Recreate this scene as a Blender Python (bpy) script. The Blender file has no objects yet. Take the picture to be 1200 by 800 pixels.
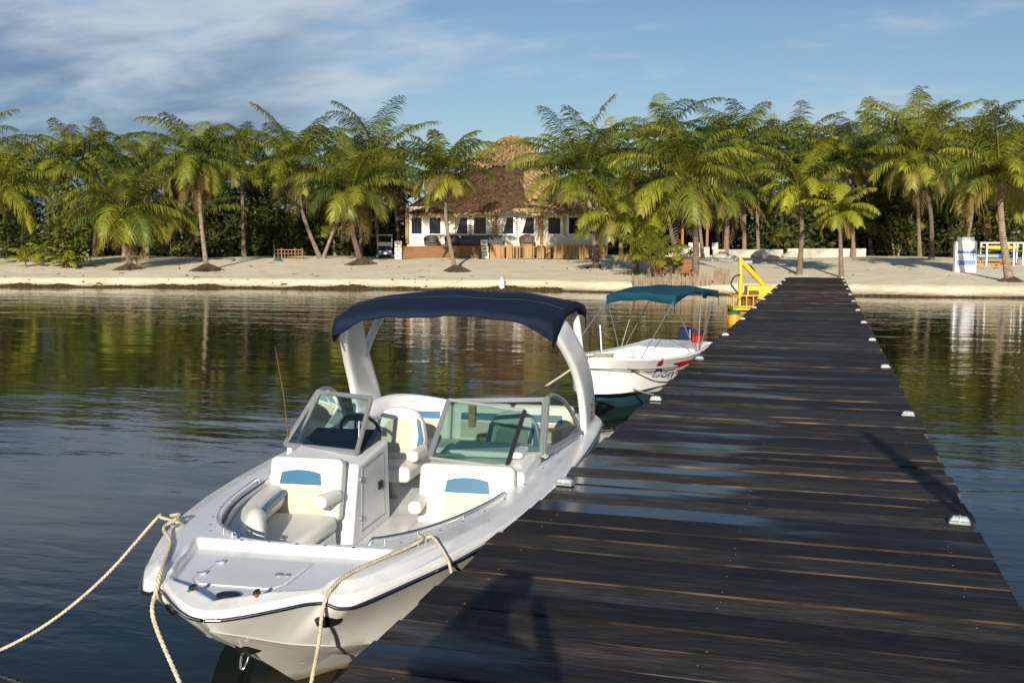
import bpy, bmesh, math, random
import numpy as np
from mathutils import Vector, Matrix
R_ = math.radians
scene = bpy.context.scene
COL = scene.collection

# ------------------------------------------------------------------ camera
H = 2.5                       # eye height above the water
YAW, PITCH, FPX = R_(16.93), R_(5.52), 1200.0
cam_d = bpy.data.cameras.new('camera')
cam_d.sensor_width = 36.0
cam_d.lens = 36.0
cam_d.clip_start, cam_d.clip_end = 0.05, 3000
cam = bpy.data.objects.new('camera', cam_d)
COL.objects.link(cam)
cam.location = (0, 0, H)
cam.rotation_euler = (R_(90) - PITCH, 0, YAW)
scene.camera = cam

# ------------------------------------------------------------------ sky and sun
SUN_EL = R_(18)
SHADOW_DIR = R_(12.2)         # shadows run this far to the left of +Y
w = bpy.data.worlds.new('World')
scene.world = w
w.use_nodes = True
nt = w.node_tree
nt.nodes.clear()
N = nt.nodes.new
L = nt.links.new
out = N('ShaderNodeOutputWorld')
bg = N('ShaderNodeBackground')
bg.inputs['Strength'].default_value = 0.064
L(bg.outputs[0], out.inputs[0])
sky = N('ShaderNodeTexSky')
sky.sky_type = 'NISHITA'
sky.sun_disc = False
sky.sun_elevation = SUN_EL
# direction towards the sun: behind the camera, slightly to the right of -Y
sun_vec = Vector((math.sin(SHADOW_DIR) * math.cos(SUN_EL), -math.cos(SHADOW_DIR) * math.cos(SUN_EL), math.sin(SUN_EL)))
sky.sun_rotation = math.atan2(sun_vec.x, sun_vec.y)
sky.air_density = 1.0
sky.dust_density = 0.6
sky.ozone_density = 1.2
tc = N('ShaderNodeTexCoord')


def wmath(op, a, b=None, c=None):
    n = N('ShaderNodeMath')
    n.operation = op
    for i, v in enumerate((a, b, c)):
        if v is None:
            continue
        if isinstance(v, (int, float)):
            n.inputs[i].default_value = v
        else:
            L(v, n.inputs[i])
    return n.outputs[0]


sep = N('ShaderNodeSeparateXYZ')
L(tc.outputs['Generated'], sep.inputs[0])
den = wmath('ADD', wmath('MAXIMUM', sep.outputs[2], 0.0), 0.24)
cb = N('ShaderNodeCombineXYZ')
L(wmath('DIVIDE', sep.outputs[0], den), cb.inputs[0])
L(wmath('DIVIDE', sep.outputs[1], den), cb.inputs[1])


def wnoise(scale, detail, dist, sx, sy, rot, off):
    mp = N('ShaderNodeMapping')
    mp.inputs['Location'].default_value = (off, off * 0.7, 0)
    mp.inputs['Rotation'].default_value = (0, 0, rot)
    mp.inputs['Scale'].default_value = (sx, sy, 1)
    L(cb.outputs[0], mp.inputs[0])
    n = N('ShaderNodeTexNoise')
    n.inputs['Scale'].default_value = scale
    n.inputs['Detail'].default_value = detail
    n.inputs['Roughness'].default_value = 0.54
    n.inputs['Distortion'].default_value = dist
    L(mp.outputs[0], n.inputs['Vector'])
    return n.outputs[0]


# leftness: azimuth measured from the direction the pier runs in
az = wmath('ARCTAN2', wmath('MULTIPLY', sep.outputs[0], -1.0), sep.outputs[1])
lft = N('ShaderNodeMapRange')
lft.interpolation_type = 'SMOOTHSTEP'
lft.inputs['From Min'].default_value = 0.22
lft.inputs['From Max'].default_value = 0.62
L(az, lft.inputs['Value'])
left = lft.outputs[0]
n1 = wnoise(1.9, 8, 0.2, 1.0, 1.3, 0.25, 4.3)       # banks
n2 = wnoise(5.5, 9, 0.4, 0.9, 2.0, 0.3, 1.9)       # wisps
cov = wmath('ADD', wmath('MULTIPLY', n1, 0.75), wmath('MULTIPLY', n2, 0.35))
cov = wmath('ADD', cov, wmath('MULTIPLY', left, 0.235))
mr = N('ShaderNodeMapRange')
mr.interpolation_type = 'SMOOTHSTEP'
mr.inputs['From Min'].default_value = 0.535
mr.inputs['From Max'].default_value = 0.83
L(cov, mr.inputs['Value'])
thin = N('ShaderNodeMapRange')                          # the banks lie low; overhead it is clear
thin.interpolation_type = 'SMOOTHSTEP'
thin.inputs['From Min'].default_value = 0.36
thin.inputs['From Max'].default_value = 0.20
L(sep.outputs[2], thin.inputs['Value'])
cover = wmath('MULTIPLY', wmath('MULTIPLY', mr.outputs[0], 0.80), thin.outputs[0])
# grey bases low on the left, pale tops above
low = N('ShaderNodeMapRange')
low.interpolation_type = 'SMOOTHSTEP'
low.inputs['From Min'].default_value = 0.22
low.inputs['From Max'].default_value = 0.09
n3 = wnoise(2.6, 7, 0.3, 0.8, 1.3, 0.3, 8.1)
L(wmath('ADD', sep.outputs[2], wmath('MULTIPLY', wmath('SUBTRACT', n3, 0.5), 0.42)), low.inputs['Value'])
dark = wmath('MULTIPLY', low.outputs[0], left)
ccol = N('ShaderNodeMix')
ccol.data_type = 'RGBA'
ccol.inputs['A'].default_value = (7.4, 8.1, 9.0, 1)
ccol.inputs['B'].default_value = (1.9, 2.95, 4.8, 1)
L(dark, ccol.inputs['Factor'])
tone = N('ShaderNodeMix')
tone.data_type = 'RGBA'
tone.blend_type = 'MULTIPLY'
tone.inputs['Factor'].default_value = 1.0
tone.inputs['B'].default_value = (0.88, 1.0, 1.15, 1)
L(sky.outputs[0], tone.inputs['A'])
mix = N('ShaderNodeMix')
mix.data_type = 'RGBA'
L(cover, mix.inputs['Factor'])
L(tone.outputs['Result'], mix.inputs['A'])
L(ccol.outputs['Result'], mix.inputs['B'])
L(mix.outputs['Result'], bg.inputs[0])

sd = bpy.data.lights.new('sun', 'SUN')
sd.energy = 5.0
sd.angle = R_(0.5)
sd.color = (1.0, 0.91, 0.76)
sun = bpy.data.objects.new('sun', sd)
COL.objects.link(sun)
sun.rotation_euler = (-sun_vec).to_track_quat('-Z', 'Y').to_euler()
sun.location = sun_vec * 50
vs = scene.view_settings
vs.view_transform = 'Standard'
vs.look = 'None'
vs.exposure = 0.32
vs.gamma = 1.0
vs.use_curve_mapping = False
scene.cycles.max_bounces = 8
scene.cycles.transparent_max_bounces = 12

# ------------------------------------------------------------------ helpers: placing
FWD = np.array([-math.sin(YAW), math.cos(YAW), 0.0])
RGT = np.array([math.cos(YAW), math.sin(YAW), 0.0])


def ray(u, v):
    fw = FWD * math.cos(PITCH) + np.array([0, 0, -math.sin(PITCH)])
    up = np.cross(RGT, fw)
    return fw * FPX + RGT * (u - 600) - up * (v - 400)


def at(u, v, D):
    """the point D metres ahead of the eye that lies in the direction of photo pixel (u, v)"""
    d = ray(u, v)
    return np.array([0, 0, H]) + d * (D / float(d @ FWD))


def atz(u, v, z):
    d = ray(u, v)
    return np.array([0, 0, H]) + d * ((z - H) / d[2])


def sstep(a, b, x):
    t = np.clip((x - a) / (b - a), 0, 1)
    return t * t * (3 - 2 * t)


def shore_y(x):
    x = np.asarray(x, float)
    return 50.0 - 0.17 * np.maximum(0, -x - 24) + 0.35 * np.sin(x * 0.31) + 0.22 * np.sin(x * 0.83 + 1) + 0.6 * np.exp(-((x + 14) / 7.0) ** 2)


def ground_z(x, y):
    d = np.asarray(y, float) - shore_y(x)
    z = np.where(d < 0, 0.10 * d, 0)
    z = np.maximum(z, -1.5)
    z = z + 0.40 * sstep(0.2, 1.9, d) + 1.02 * sstep(-4, 24, d) * (d > 0) * np.clip(d / 1.5, 0, 1) + 0.06 * np.sin(x * 0.45 + 0.4 * np.sin(y * 0.3)) * sstep(2, 6, d)
    return z


def hit(u, v):
    """where the sight line through a photo pixel meets the beach"""
    lo = None
    for D in np.arange(44, 75, 0.25):
        p = at(u, v, D)
        if p[2] <= float(ground_z(p[0], p[1])):
            return p, D
    p = at(u, v, 75)
    p[2] = float(ground_z(p[0], p[1]))
    return p, 75


def onground(u, D):
    p = at(u, 300, D)
    p[2] = float(ground_z(p[0], p[1]))
    return p


# ------------------------------------------------------------------ helpers: objects
def tag(o, label=None, cat=None, group=None, kind=None):
    if label: o['label'] = label
    if cat: o['category'] = cat
    if group: o['group'] = group
    if kind: o['kind'] = kind
    return o


def empty(name, loc=(0, 0, 0), rz=0.0, label=None, cat=None, group=None):
    o = bpy.data.objects.new(name, None)
    COL.objects.link(o)
    o.location = loc
    o.rotation_euler = (0, 0, rz)
    o.empty_display_size = 0.2
    return tag(o, label, cat, group)


def copy_tree(o, parent=None):
    c = o.copy()
    COL.objects.link(c)
    c.parent = parent
    for ch in list(o.children):
        copy_tree(ch, c)
    return c


class MB:
    def __init__(self):
        self.v = []; self.f = []; self.mi = []; self.m = 0

    def add(self, vs, fs):
        n = len(self.v)
        self.v.extend([tuple(map(float, p)) for p in vs])
        self.f.extend([tuple(n + i for i in q) for q in fs])
        self.mi.extend([self.m] * len(fs))
        return self

    def box(self, c, s, rz=0.0, M=None):
        x, y, z = s[0] / 2, s[1] / 2, s[2] / 2
        P = [(-x, -y, -z), (x, -y, -z), (x, y, -z), (-x, y, -z), (-x, -y, z), (x, -y, z), (x, y, z), (-x, y, z)]
        T = Matrix.Translation(c) @ Matrix.Rotation(rz, 4, 'Z')
        if M is not None:
            T = T @ M
        return self.add([T @ Vector(p) for p in P], [(0, 3, 2, 1), (4, 5, 6, 7), (0, 1, 5, 4), (1, 2, 6, 5), (2, 3, 7, 6), (3, 0, 4, 7)])

    def hexa(self, P):
        """eight corners: four below (counter-clockwise), four above"""
        return self.add(P, [(0, 3, 2, 1), (4, 5, 6, 7), (0, 1, 5, 4), (1, 2, 6, 5), (2, 3, 7, 6), (3, 0, 4, 7)])

    def tube(self, pts, r, n=8, cap=True):
        pts = [Vector(p) for p in pts]
        k = len(pts)
        rs = [r] * k if isinstance(r, (int, float)) else list(r)
        vs, up = [], None
        for i, p in enumerate(pts):
            t = (pts[min(i + 1, k - 1)] - pts[max(i - 1, 0)]).normalized()
            if up is None:
                up = Vector((0, 0, 1)) if abs(t.z) < 0.9 else Vector((0, 1, 0))
            a = t.cross(up)
            if a.length < 1e-5:
                a = t.cross(Vector((1, 0, 0)))
            a.normalize()
            b = a.cross(t).normalized()
            up = b
            for j in range(n):
                q = 2 * math.pi * j / n
                vs.append(p + (a * math.cos(q) + b * math.sin(q)) * rs[i])
        fs = []
        for i in range(k - 1):
            for j in range(n):
                fs.append((i * n + j, i * n + (j + 1) % n, (i + 1) * n + (j + 1) % n, (i + 1) * n + j))
        if cap:
            fs.append(tuple(range(n - 1, -1, -1)))
            fs.append(tuple((k - 1) * n + j for j in range(n)))
        return self.add(vs, fs)

    def lathe(self, prof, c=(0, 0, 0), n=20, sx=1, sy=1):
        vs, fs = [], []
        for r, z in prof:
            for j in range(n):
                q = 2 * math.pi * j / n
                vs.append((c[0] + r * math.cos(q) * sx, c[1] + r * math.sin(q) * sy, c[2] + z))
        for i in range(len(prof) - 1):
            for j in range(n):
                fs.append((i * n + j, i * n + (j + 1) % n, (i + 1) * n + (j + 1) % n, (i + 1) * n + j))
        fs.append(tuple(range(n - 1, -1, -1)))
        fs.append(tuple((len(prof) - 1) * n + j for j in range(n)))
        return self.add(vs, fs)

    def prism(self, poly, off):
        """a planar outline (3D points) given the thickness vector off"""
        n = len(poly)
        o = Vector(off)
        vs = [Vector(p) for p in poly] + [Vector(p) + o for p in poly]
        fs = [tuple(range(n - 1, -1, -1)), tuple(range(n, 2 * n))]
        fs += [(i, (i + 1) % n, n + (i + 1) % n, n + i) for i in range(n)]
        return self.add(vs, fs)

    def grid(self, rows, close=False):
        a, b = len(rows), len(rows[0])
        vs = [p for r in rows for p in r]
        fs = []
        for i in range(a - 1):
            for j in range(b if close else b - 1):
                fs.append((i * b + j, i * b + (j + 1) % b, (i + 1) * b + (j + 1) % b, (i + 1) * b + j))
        return self.add(vs, fs)

    def build(self, name, mat, parent=None, smooth=None, bevel=0, seg=2, loc=None, solid=0, off=0.0):
        me = bpy.data.meshes.new(name)
        me.from_pydata(self.v, [], self.f)
        bm = bmesh.new()
        bm.from_mesh(me)
        bmesh.ops.recalc_face_normals(bm, faces=bm.faces)
        bm.to_mesh(me)
        bm.free()
        for m in (mat if isinstance(mat, (list, tuple)) else [mat]):
            me.materials.append(m)
        if isinstance(mat, (list, tuple)):
            me.polygons.foreach_set('material_index', self.mi)
        if smooth is not None:
            me.polygons.foreach_set('use_smooth', [True] * len(me.polygons))
            me.set_sharp_from_angle(angle=R_(smooth))
        o = bpy.data.objects.new(name, me)
        COL.objects.link(o)
        o.parent = parent
        if loc is not None:
            o.location = loc
        if solid:
            s = o.modifiers.new('solid', 'SOLIDIFY')
            s.thickness = solid
            s.offset = off
        if bevel:
            b = o.modifiers.new('bevel', 'BEVEL')
            b.width = bevel
            b.segments = seg
            b.limit_method = 'ANGLE'
            b.angle_limit = R_(40)
            me.polygons.foreach_set('use_smooth', [True] * len(me.polygons))
            b.harden_normals = True
        return o


def crom(pts, per=6, closed=False):
    """Catmull-Rom through the points"""
    P = [np.array(p, float) for p in pts]
    n = len(P)
    o = []
    for i in range(n - 1):
        p0, p1, p2, p3 = P[max(i - 1, 0)], P[i], P[i + 1], P[min(i + 2, n - 1)]
        for k in range(per):
            t = k / per
            o.append(0.5 * ((2 * p1) + (p2 - p0) * t + (2 * p0 - 5 * p1 + 4 * p2 - p3) * t * t + (3 * p1 - p0 - 3 * p2 + p3) * t ** 3))
    o.append(P[-1])
    return o


def rope_mesh(pts, r, per=8, pitch=None):
    """three strands twisted round a path"""
    path = crom(pts, per)
    seg = [np.linalg.norm(path[i + 1] - path[i]) for i in range(len(path) - 1)]
    tot = sum(seg)
    pitch = pitch or r * 7
    step = pitch / 6
    n = max(6, int(tot / step))
    cum = np.concatenate([[0], np.cumsum(seg)])
    s = np.linspace(0, tot, n)
    A = np.array(path)
    P = np.stack([np.interp(s, cum, A[:, k]) for k in range(3)], 1)
    m = MB()
    T = np.gradient(P, axis=0)
    T /= np.linalg.norm(T, axis=1, keepdims=True) + 1e-9
    up = np.array([0.13, 0.2, 1.0])
    a = np.cross(T, up)
    a /= np.linalg.norm(a, axis=1, keepdims=True) + 1e-9
    b = np.cross(a, T)
    for k in range(3):
        q = 2 * math.pi * (s / pitch + k / 3)
        Q = P + (a * np.cos(q)[:, None] + b * np.sin(q)[:, None]) * r * 0.52
        m.tube([tuple(x) for x in Q], r * 0.55, 6)
    return m


# ------------------------------------------------------------------ materials
def mat(name, col, rough=0.5, metal=0.0, spec=0.5, coat=0.0, var=0.0, vscale=3.0, bump=0.0, bscale=40.0, stretch=(1, 1, 1), dark=None, rvar=0.0):
    m = bpy.data.materials.new(name)
    m.use_nodes = True
    t = m.node_tree
    b = t.nodes['Principled BSDF']
    b.inputs['Roughness'].default_value = rough
    b.inputs['Metallic'].default_value = metal
    b.inputs['Specular IOR Level'].default_value = spec
    b.inputs['Coat Weight'].default_value = coat
    b.inputs['Coat Roughness'].default_value = 0.08
    c = t.nodes.new('ShaderNodeTexCoord')
    mp = t.nodes.new('ShaderNodeMapping')
    mp.inputs['Scale'].default_value = stretch
    t.links.new(c.outputs['Object'], mp.inputs[0])
    n = t.nodes.new('ShaderNodeTexNoise')
    n.inputs['Scale'].default_value = vscale
    n.inputs['Detail'].default_value = 6
    n.inputs['Roughness'].default_value = 0.6
    t.links.new(mp.outputs[0], n.inputs['Vector'])
    rp = t.nodes.new('ShaderNodeValToRGB')
    lo = tuple(dark) if dark else tuple(x * (1 - var) for x in col)
    hi = tuple(col) if dark else tuple(min(0.95, x * (1 + var * 0.6)) for x in col)
    rp.color_ramp.elements[0].position, rp.color_ramp.elements[1].position = 0.34, 0.62
    rp.color_ramp.elements[0].color = (*lo, 1)
    rp.color_ramp.elements[1].color = (*hi, 1)
    t.links.new(n.outputs[0], rp.inputs[0])
    t.links.new(rp.outputs[0], b.inputs['Base Color'])
    if rvar:
        r2 = t.nodes.new('ShaderNodeMapRange')
        r2.inputs['To Min'].default_value = max(0.02, rough - rvar)
        r2.inputs['To Max'].default_value = min(1, rough + rvar)
        r2.inputs['From Min'].default_value, r2.inputs['From Max'].default_value = 0.3, 0.7
        t.links.new(n.outputs[0], r2.inputs[0])
        t.links.new(r2.outputs[0], b.inputs['Roughness'])
    if bump:
        n2 = t.nodes.new('ShaderNodeTexNoise')
        n2.inputs['Scale'].default_value = bscale
        n2.inputs['Detail'].default_value = 5
        t.links.new(mp.outputs[0], n2.inputs['Vector'])
        bp = t.nodes.new('ShaderNodeBump')
        bp.inputs['Strength'].default_value = 0.6
        bp.inputs['Distance'].default_value = bump
        t.links.new(n2.outputs[0], bp.inputs['Height'])
        t.links.new(bp.outputs[0], b.inputs['Normal'])
    return m


M = {}
M['gel'] = mat('white_gelcoat', (0.80, 0.805, 0.80), 0.28, coat=0.3, var=0.07, vscale=1.6, rvar=0.14)
def scuff(m, amount, scale, col):
    t = m.node_tree
    b = t.nodes['Principled BSDF']
    src = b.inputs['Base Color'].links[0].from_socket
    c = t.nodes.new('ShaderNodeTexCoord')
    mp = t.nodes.new('ShaderNodeMapping'); mp.inputs['Scale'].default_value = (1, 0.45, 2.2)
    t.links.new(c.outputs['Object'], mp.inputs[0])
    n = t.nodes.new('ShaderNodeTexNoise'); n.inputs['Scale'].default_value = scale; n.inputs['Detail'].default_value = 10; n.inputs['Roughness'].default_value = 0.75
    t.links.new(mp.outputs[0], n.inputs['Vector'])
    r = t.nodes.new('ShaderNodeMapRange'); r.inputs['From Min'].default_value = 0.56; r.inputs['From Max'].default_value = 0.74; r.inputs['To Max'].default_value = amount
    t.links.new(n.outputs[0], r.inputs[0])
    mx = t.nodes.new('ShaderNodeMix'); mx.data_type = 'RGBA'; mx.inputs['B'].default_value = (*col, 1)
    t.links.new(r.outputs[0], mx.inputs['Factor']); t.links.new(src, mx.inputs['A'])
    t.links.new(mx.outputs['Result'], b.inputs['Base Color'])


scuff(M['gel'], 0.55, 5.0, (0.42, 0.40, 0.35))
SCUFFED = True
M['panel'] = mat('grey_nonskid', (0.72, 0.735, 0.745), 0.55, var=0.05, bump=0.0015, bscale=300)
M['vinyl'] = mat('cream_vinyl', (0.78, 0.765, 0.70), 0.42, var=0.05, bump=0.002, bscale=22, vscale=4)
M['beige'] = mat('beige_vinyl', (0.53, 0.48, 0.38), 0.5, var=0.06, bump=0.001, bscale=90)
M['blue'] = mat('blue_vinyl', (0.025, 0.13, 0.24), 0.4, var=0.12, bump=0.001, bscale=60)
M['alu'] = mat('grey_aluminium', (0.36, 0.37, 0.37), 0.38, metal=0.55, var=0.08)
M['chrome'] = mat('polished_steel', (0.75, 0.75, 0.76), 0.14, metal=1.0, var=0.04)
M['rubber'] = mat('black_rubber', (0.018, 0.018, 0.02), 0.5, var=0.2)
M['plastic_black'] = mat('black_plastic', (0.012, 0.012, 0.014), 0.35, var=0.2)
M['dash'] = mat('navy_dash', (0.010, 0.016, 0.04), 0.55, var=0.2, bump=0.002, bscale=60)
M['navy'] = mat('navy_canvas', (0.0035, 0.011, 0.033), 0.8, spec=0.25, var=0.3, vscale=4, bump=0.03, bscale=5.0, stretch=(0.6, 2.2, 1))
M['teal'] = mat('teal_canvas', (0.006, 0.060, 0.095), 0.85, spec=0.2, var=0.15, vscale=3, bump=0.012, bscale=3.0)
M['rope'] = mat('cream_rope', (0.52, 0.46, 0.34), 0.85, spec=0.2, var=0.2, vscale=30, bump=0.002, bscale=300)
M['rope_grey'] = mat('weathered_rope', (0.28, 0.25, 0.2), 0.85, spec=0.2, var=0.2, vscale=30)
M['red'] = mat('red_paint', (0.42, 0.018, 0.018), 0.4, var=0.1)
M['green'] = mat('green_lens', (0.01, 0.16, 0.05), 0.3, var=0.1)
M['lens'] = mat('clear_lens', (0.40, 0.46, 0.48), 0.12, spec=0.8, coat=0.5, var=0.08)
M['stucco'] = mat('white_stucco', (0.72, 0.68, 0.57), 0.85, spec=0.2, var=0.1, vscale=1.5, bump=0.004, bscale=30)
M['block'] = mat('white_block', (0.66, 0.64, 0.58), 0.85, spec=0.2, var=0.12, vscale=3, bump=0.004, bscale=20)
M['brownwood'] = mat('brown_wood', (0.24, 0.12, 0.05), 0.7, spec=0.3, var=0.3, vscale=5, stretch=(0.4, 4, 4), bump=0.004, bscale=20)
M['post'] = mat('orange_post', (0.36, 0.18, 0.06), 0.7, spec=0.3, var=0.25, vscale=5, stretch=(4, 4, 0.5))
M['bamboo'] = mat('bamboo_skirt', (0.36, 0.22, 0.10), 0.8, spec=0.2, var=0.45, vscale=6, stretch=(3, 3, 0.15))
M['stick'] = mat('bleached_sticks', (0.27, 0.21, 0.14), 0.85, spec=0.2, var=0.35, vscale=4, stretch=(2, 2, 0.4))
M['wicker'] = mat('dark_wicker', (0.035, 0.028, 0.028), 0.6, var=0.3, vscale=30, bump=0.006, bscale=60)
M['wickerbrown'] = mat('brown_wicker', (0.15, 0.08, 0.04), 0.6, var=0.3, vscale=20, bump=0.006, bscale=60)
M['greycush'] = mat('grey_cushion', (0.07, 0.075, 0.085), 0.85, var=0.15)
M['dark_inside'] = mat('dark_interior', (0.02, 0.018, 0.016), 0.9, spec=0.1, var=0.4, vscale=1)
M['shadedwall'] = mat('shaded_white_wall', (0.44, 0.41, 0.35), 0.9, spec=0.1, var=0.35, vscale=1.2, bump=0.006, bscale=20)  # white walls, with the palms' shade put into the colour as mottled grey
M['rock'] = mat('pale_rock', (0.50, 0.46, 0.38), 0.9, spec=0.2, var=0.25, vscale=3, bump=0.03, bscale=6)
M['yellow'] = mat('yellow_paint', (0.72, 0.46, 0.015), 0.45, var=0.15, vscale=4)
scuff(M['yellow'], 0.75, 3.0, (0.16, 0.08, 0.03))
M['rust'] = mat('rusty_iron', (0.13, 0.065, 0.03), 0.8, var=0.4, vscale=6)
M['orangeyellow'] = mat('orange_yellow_plastic', (0.75, 0.32, 0.01), 0.45, var=0.1)
M['greenplastic'] = mat('green_plastic', (0.02, 0.16, 0.05), 0.5, var=0.15)
M['kayakyellow'] = mat('kayak_yellow', (0.70, 0.52, 0.03), 0.4, var=0.08)
M['kayakblue'] = mat('kayak_blue', (0.03, 0.10, 0.50), 0.4, var=0.08)
M['kayakgrey'] = mat('kayak_grey_blue', (0.24, 0.34, 0.42), 0.4, var=0.08)
M['kayakorange'] = mat('kayak_orange', (0.50, 0.20, 0.05), 0.4, var=0.2)
M['kayakred'] = mat('kayak_red', (0.62, 0.02, 0.015), 0.4, var=0.1)
M['whitepaint'] = mat('white_paint', (0.78, 0.78, 0.76), 0.5, var=0.06)
M['signblue'] = mat('sign_blue', (0.08, 0.15, 0.40), 0.5, var=0.15, vscale=8)
M['signpale'] = mat('sign_pale_blue', (0.24, 0.33, 0.56), 0.5, var=0.3, vscale=8)
M['gold'] = mat('cork_panel', (0.35, 0.24, 0.10), 0.7, var=0.15)
M['motorblue'] = mat('motor_navy', (0.012, 0.02, 0.06), 0.3, var=0.1)
M['motorgrey'] = mat('motor_grey', (0.35, 0.37, 0.40), 0.35, var=0.1)
M['antifoul'] = mat('teal_antifouling', (0.010, 0.045, 0.065), 0.7, var=0.3, vscale=5)
M['tarp'] = mat('green_tarp', (0.02, 0.10, 0.075), 0.6, var=0.2, bump=0.02, bscale=6)
M['lettering'] = mat('navy_lettering', (0.02, 0.03, 0.20), 0.5, var=0.1)
M['coconut'] = mat('coconut_husk', (0.36, 0.25, 0.05), 0.6, var=0.3, vscale=3)
M['rootmound'] = mat('root_mound', (0.085, 0.065, 0.045), 0.95, spec=0.1, var=0.4, vscale=8, bump=0.05, bscale=10)
M['curtain'] = mat('pale_curtain', (0.62, 0.60, 0.55), 0.9, var=0.1)


def glass(name, tint, amount):
    """a thin tinted pane: clear straight through, mirror-like at a glance"""
    m = bpy.data.materials.new(name)
    m.use_nodes = True
    t = m.node_tree
    t.nodes.clear()
    o = t.nodes.new('ShaderNodeOutputMaterial')
    tr = t.nodes.new('ShaderNodeBsdfTransparent')
    tr.inputs[0].default_value = (*tint, 1)
    gl = t.nodes.new('ShaderNodeBsdfGlossy')
    gl.inputs['Roughness'].default_value = 0.02
    gl.inputs[0].default_value = (1, 1, 1, 1)
    fr = t.nodes.new('ShaderNodeFresnel')
    fr.inputs[0].default_value = 1.5
    mu = t.nodes.new('ShaderNodeMath')
    mu.operation = 'MULTIPLY'
    mu.inputs[1].default_value = amount
    t.links.new(fr.outputs[0], mu.inputs[0])
    mx = t.nodes.new('ShaderNodeMixShader')
    t.links.new(mu.outputs[0], mx.inputs[0])
    t.links.new(tr.outputs[0], mx.inputs[1])
    t.links.new(gl.outputs[0], mx.inputs[2])
    t.links.new(mx.outputs[0], o.inputs[0])
    return m


M['tint'] = glass('green_tinted_glass', (0.47, 0.60, 0.57), 1.3)
M['sideglass'] = glass('pale_tinted_glass', (0.72, 0.80, 0.72), 1.0)


def window_mat():
    m = mat('dark_window_glass', (0.012, 0.016, 0.028), 0.12, spec=0.12, var=0.1)
    return m


M['winglass'] = window_mat()


def hull_mat():
    m = mat('hull_gelcoat', (0.74, 0.73, 0.69), 0.25, coat=0.3, var=0.05, vscale=1.8, rvar=0.08)
    t = m.node_tree
    b = t.nodes['Principled BSDF']
    src = b.inputs['Base Color'].links[0].from_socket
    c = t.nodes.new('ShaderNodeTexCoord')
    s = t.nodes.new('ShaderNodeSeparateXYZ')
    t.links.new(c.outputs['Object'], s.inputs[0])
    n = t.nodes.new('ShaderNodeTexNoise')
    n.inputs['Scale'].default_value = 5
    n.inputs['Detail'].default_value = 8
    mp = t.nodes.new('ShaderNodeMapping')
    mp.inputs['Scale'].default_value = (1, 1, 0.5)
    t.links.new(c.outputs['Object'], mp.inputs[0])
    t.links.new(mp.outputs[0], n.inputs['Vector'])
    a = t.nodes.new('ShaderNodeMath'); a.operation = 'MULTIPLY_ADD'
    a.inputs[1].default_value = 0.16; a.inputs[2].default_value = -0.01
    t.links.new(n.outputs[0], a.inputs[0])
    d = t.nodes.new('ShaderNodeMath'); d.operation = 'SUBTRACT'
    t.links.new(a.outputs[0], d.inputs[0]); t.links.new(s.outputs[2], d.inputs[1])
    r = t.nodes.new('ShaderNodeMapRange')
    r.inputs['From Min'].default_value = -0.025; r.inputs['From Max'].default_value = 0.05
    t.links.new(d.outputs[0], r.inputs[0])
    mx = t.nodes.new('ShaderNodeMix'); mx.data_type = 'RGBA'
    mx.inputs['B'].default_value = (0.42, 0.30, 0.09, 1)
    k = t.nodes.new('ShaderNodeMath'); k.operation = 'MULTIPLY'; k.inputs[1].default_value = 0.75
    t.links.new(r.outputs[0], k.inputs[0])
    t.links.new(k.outputs[0], mx.inputs['Factor'])
    t.links.new(src, mx.inputs['A'])
    t.links.new(mx.outputs['Result'], b.inputs['Base Color'])
    return m


M['hull'] = hull_mat()


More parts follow.
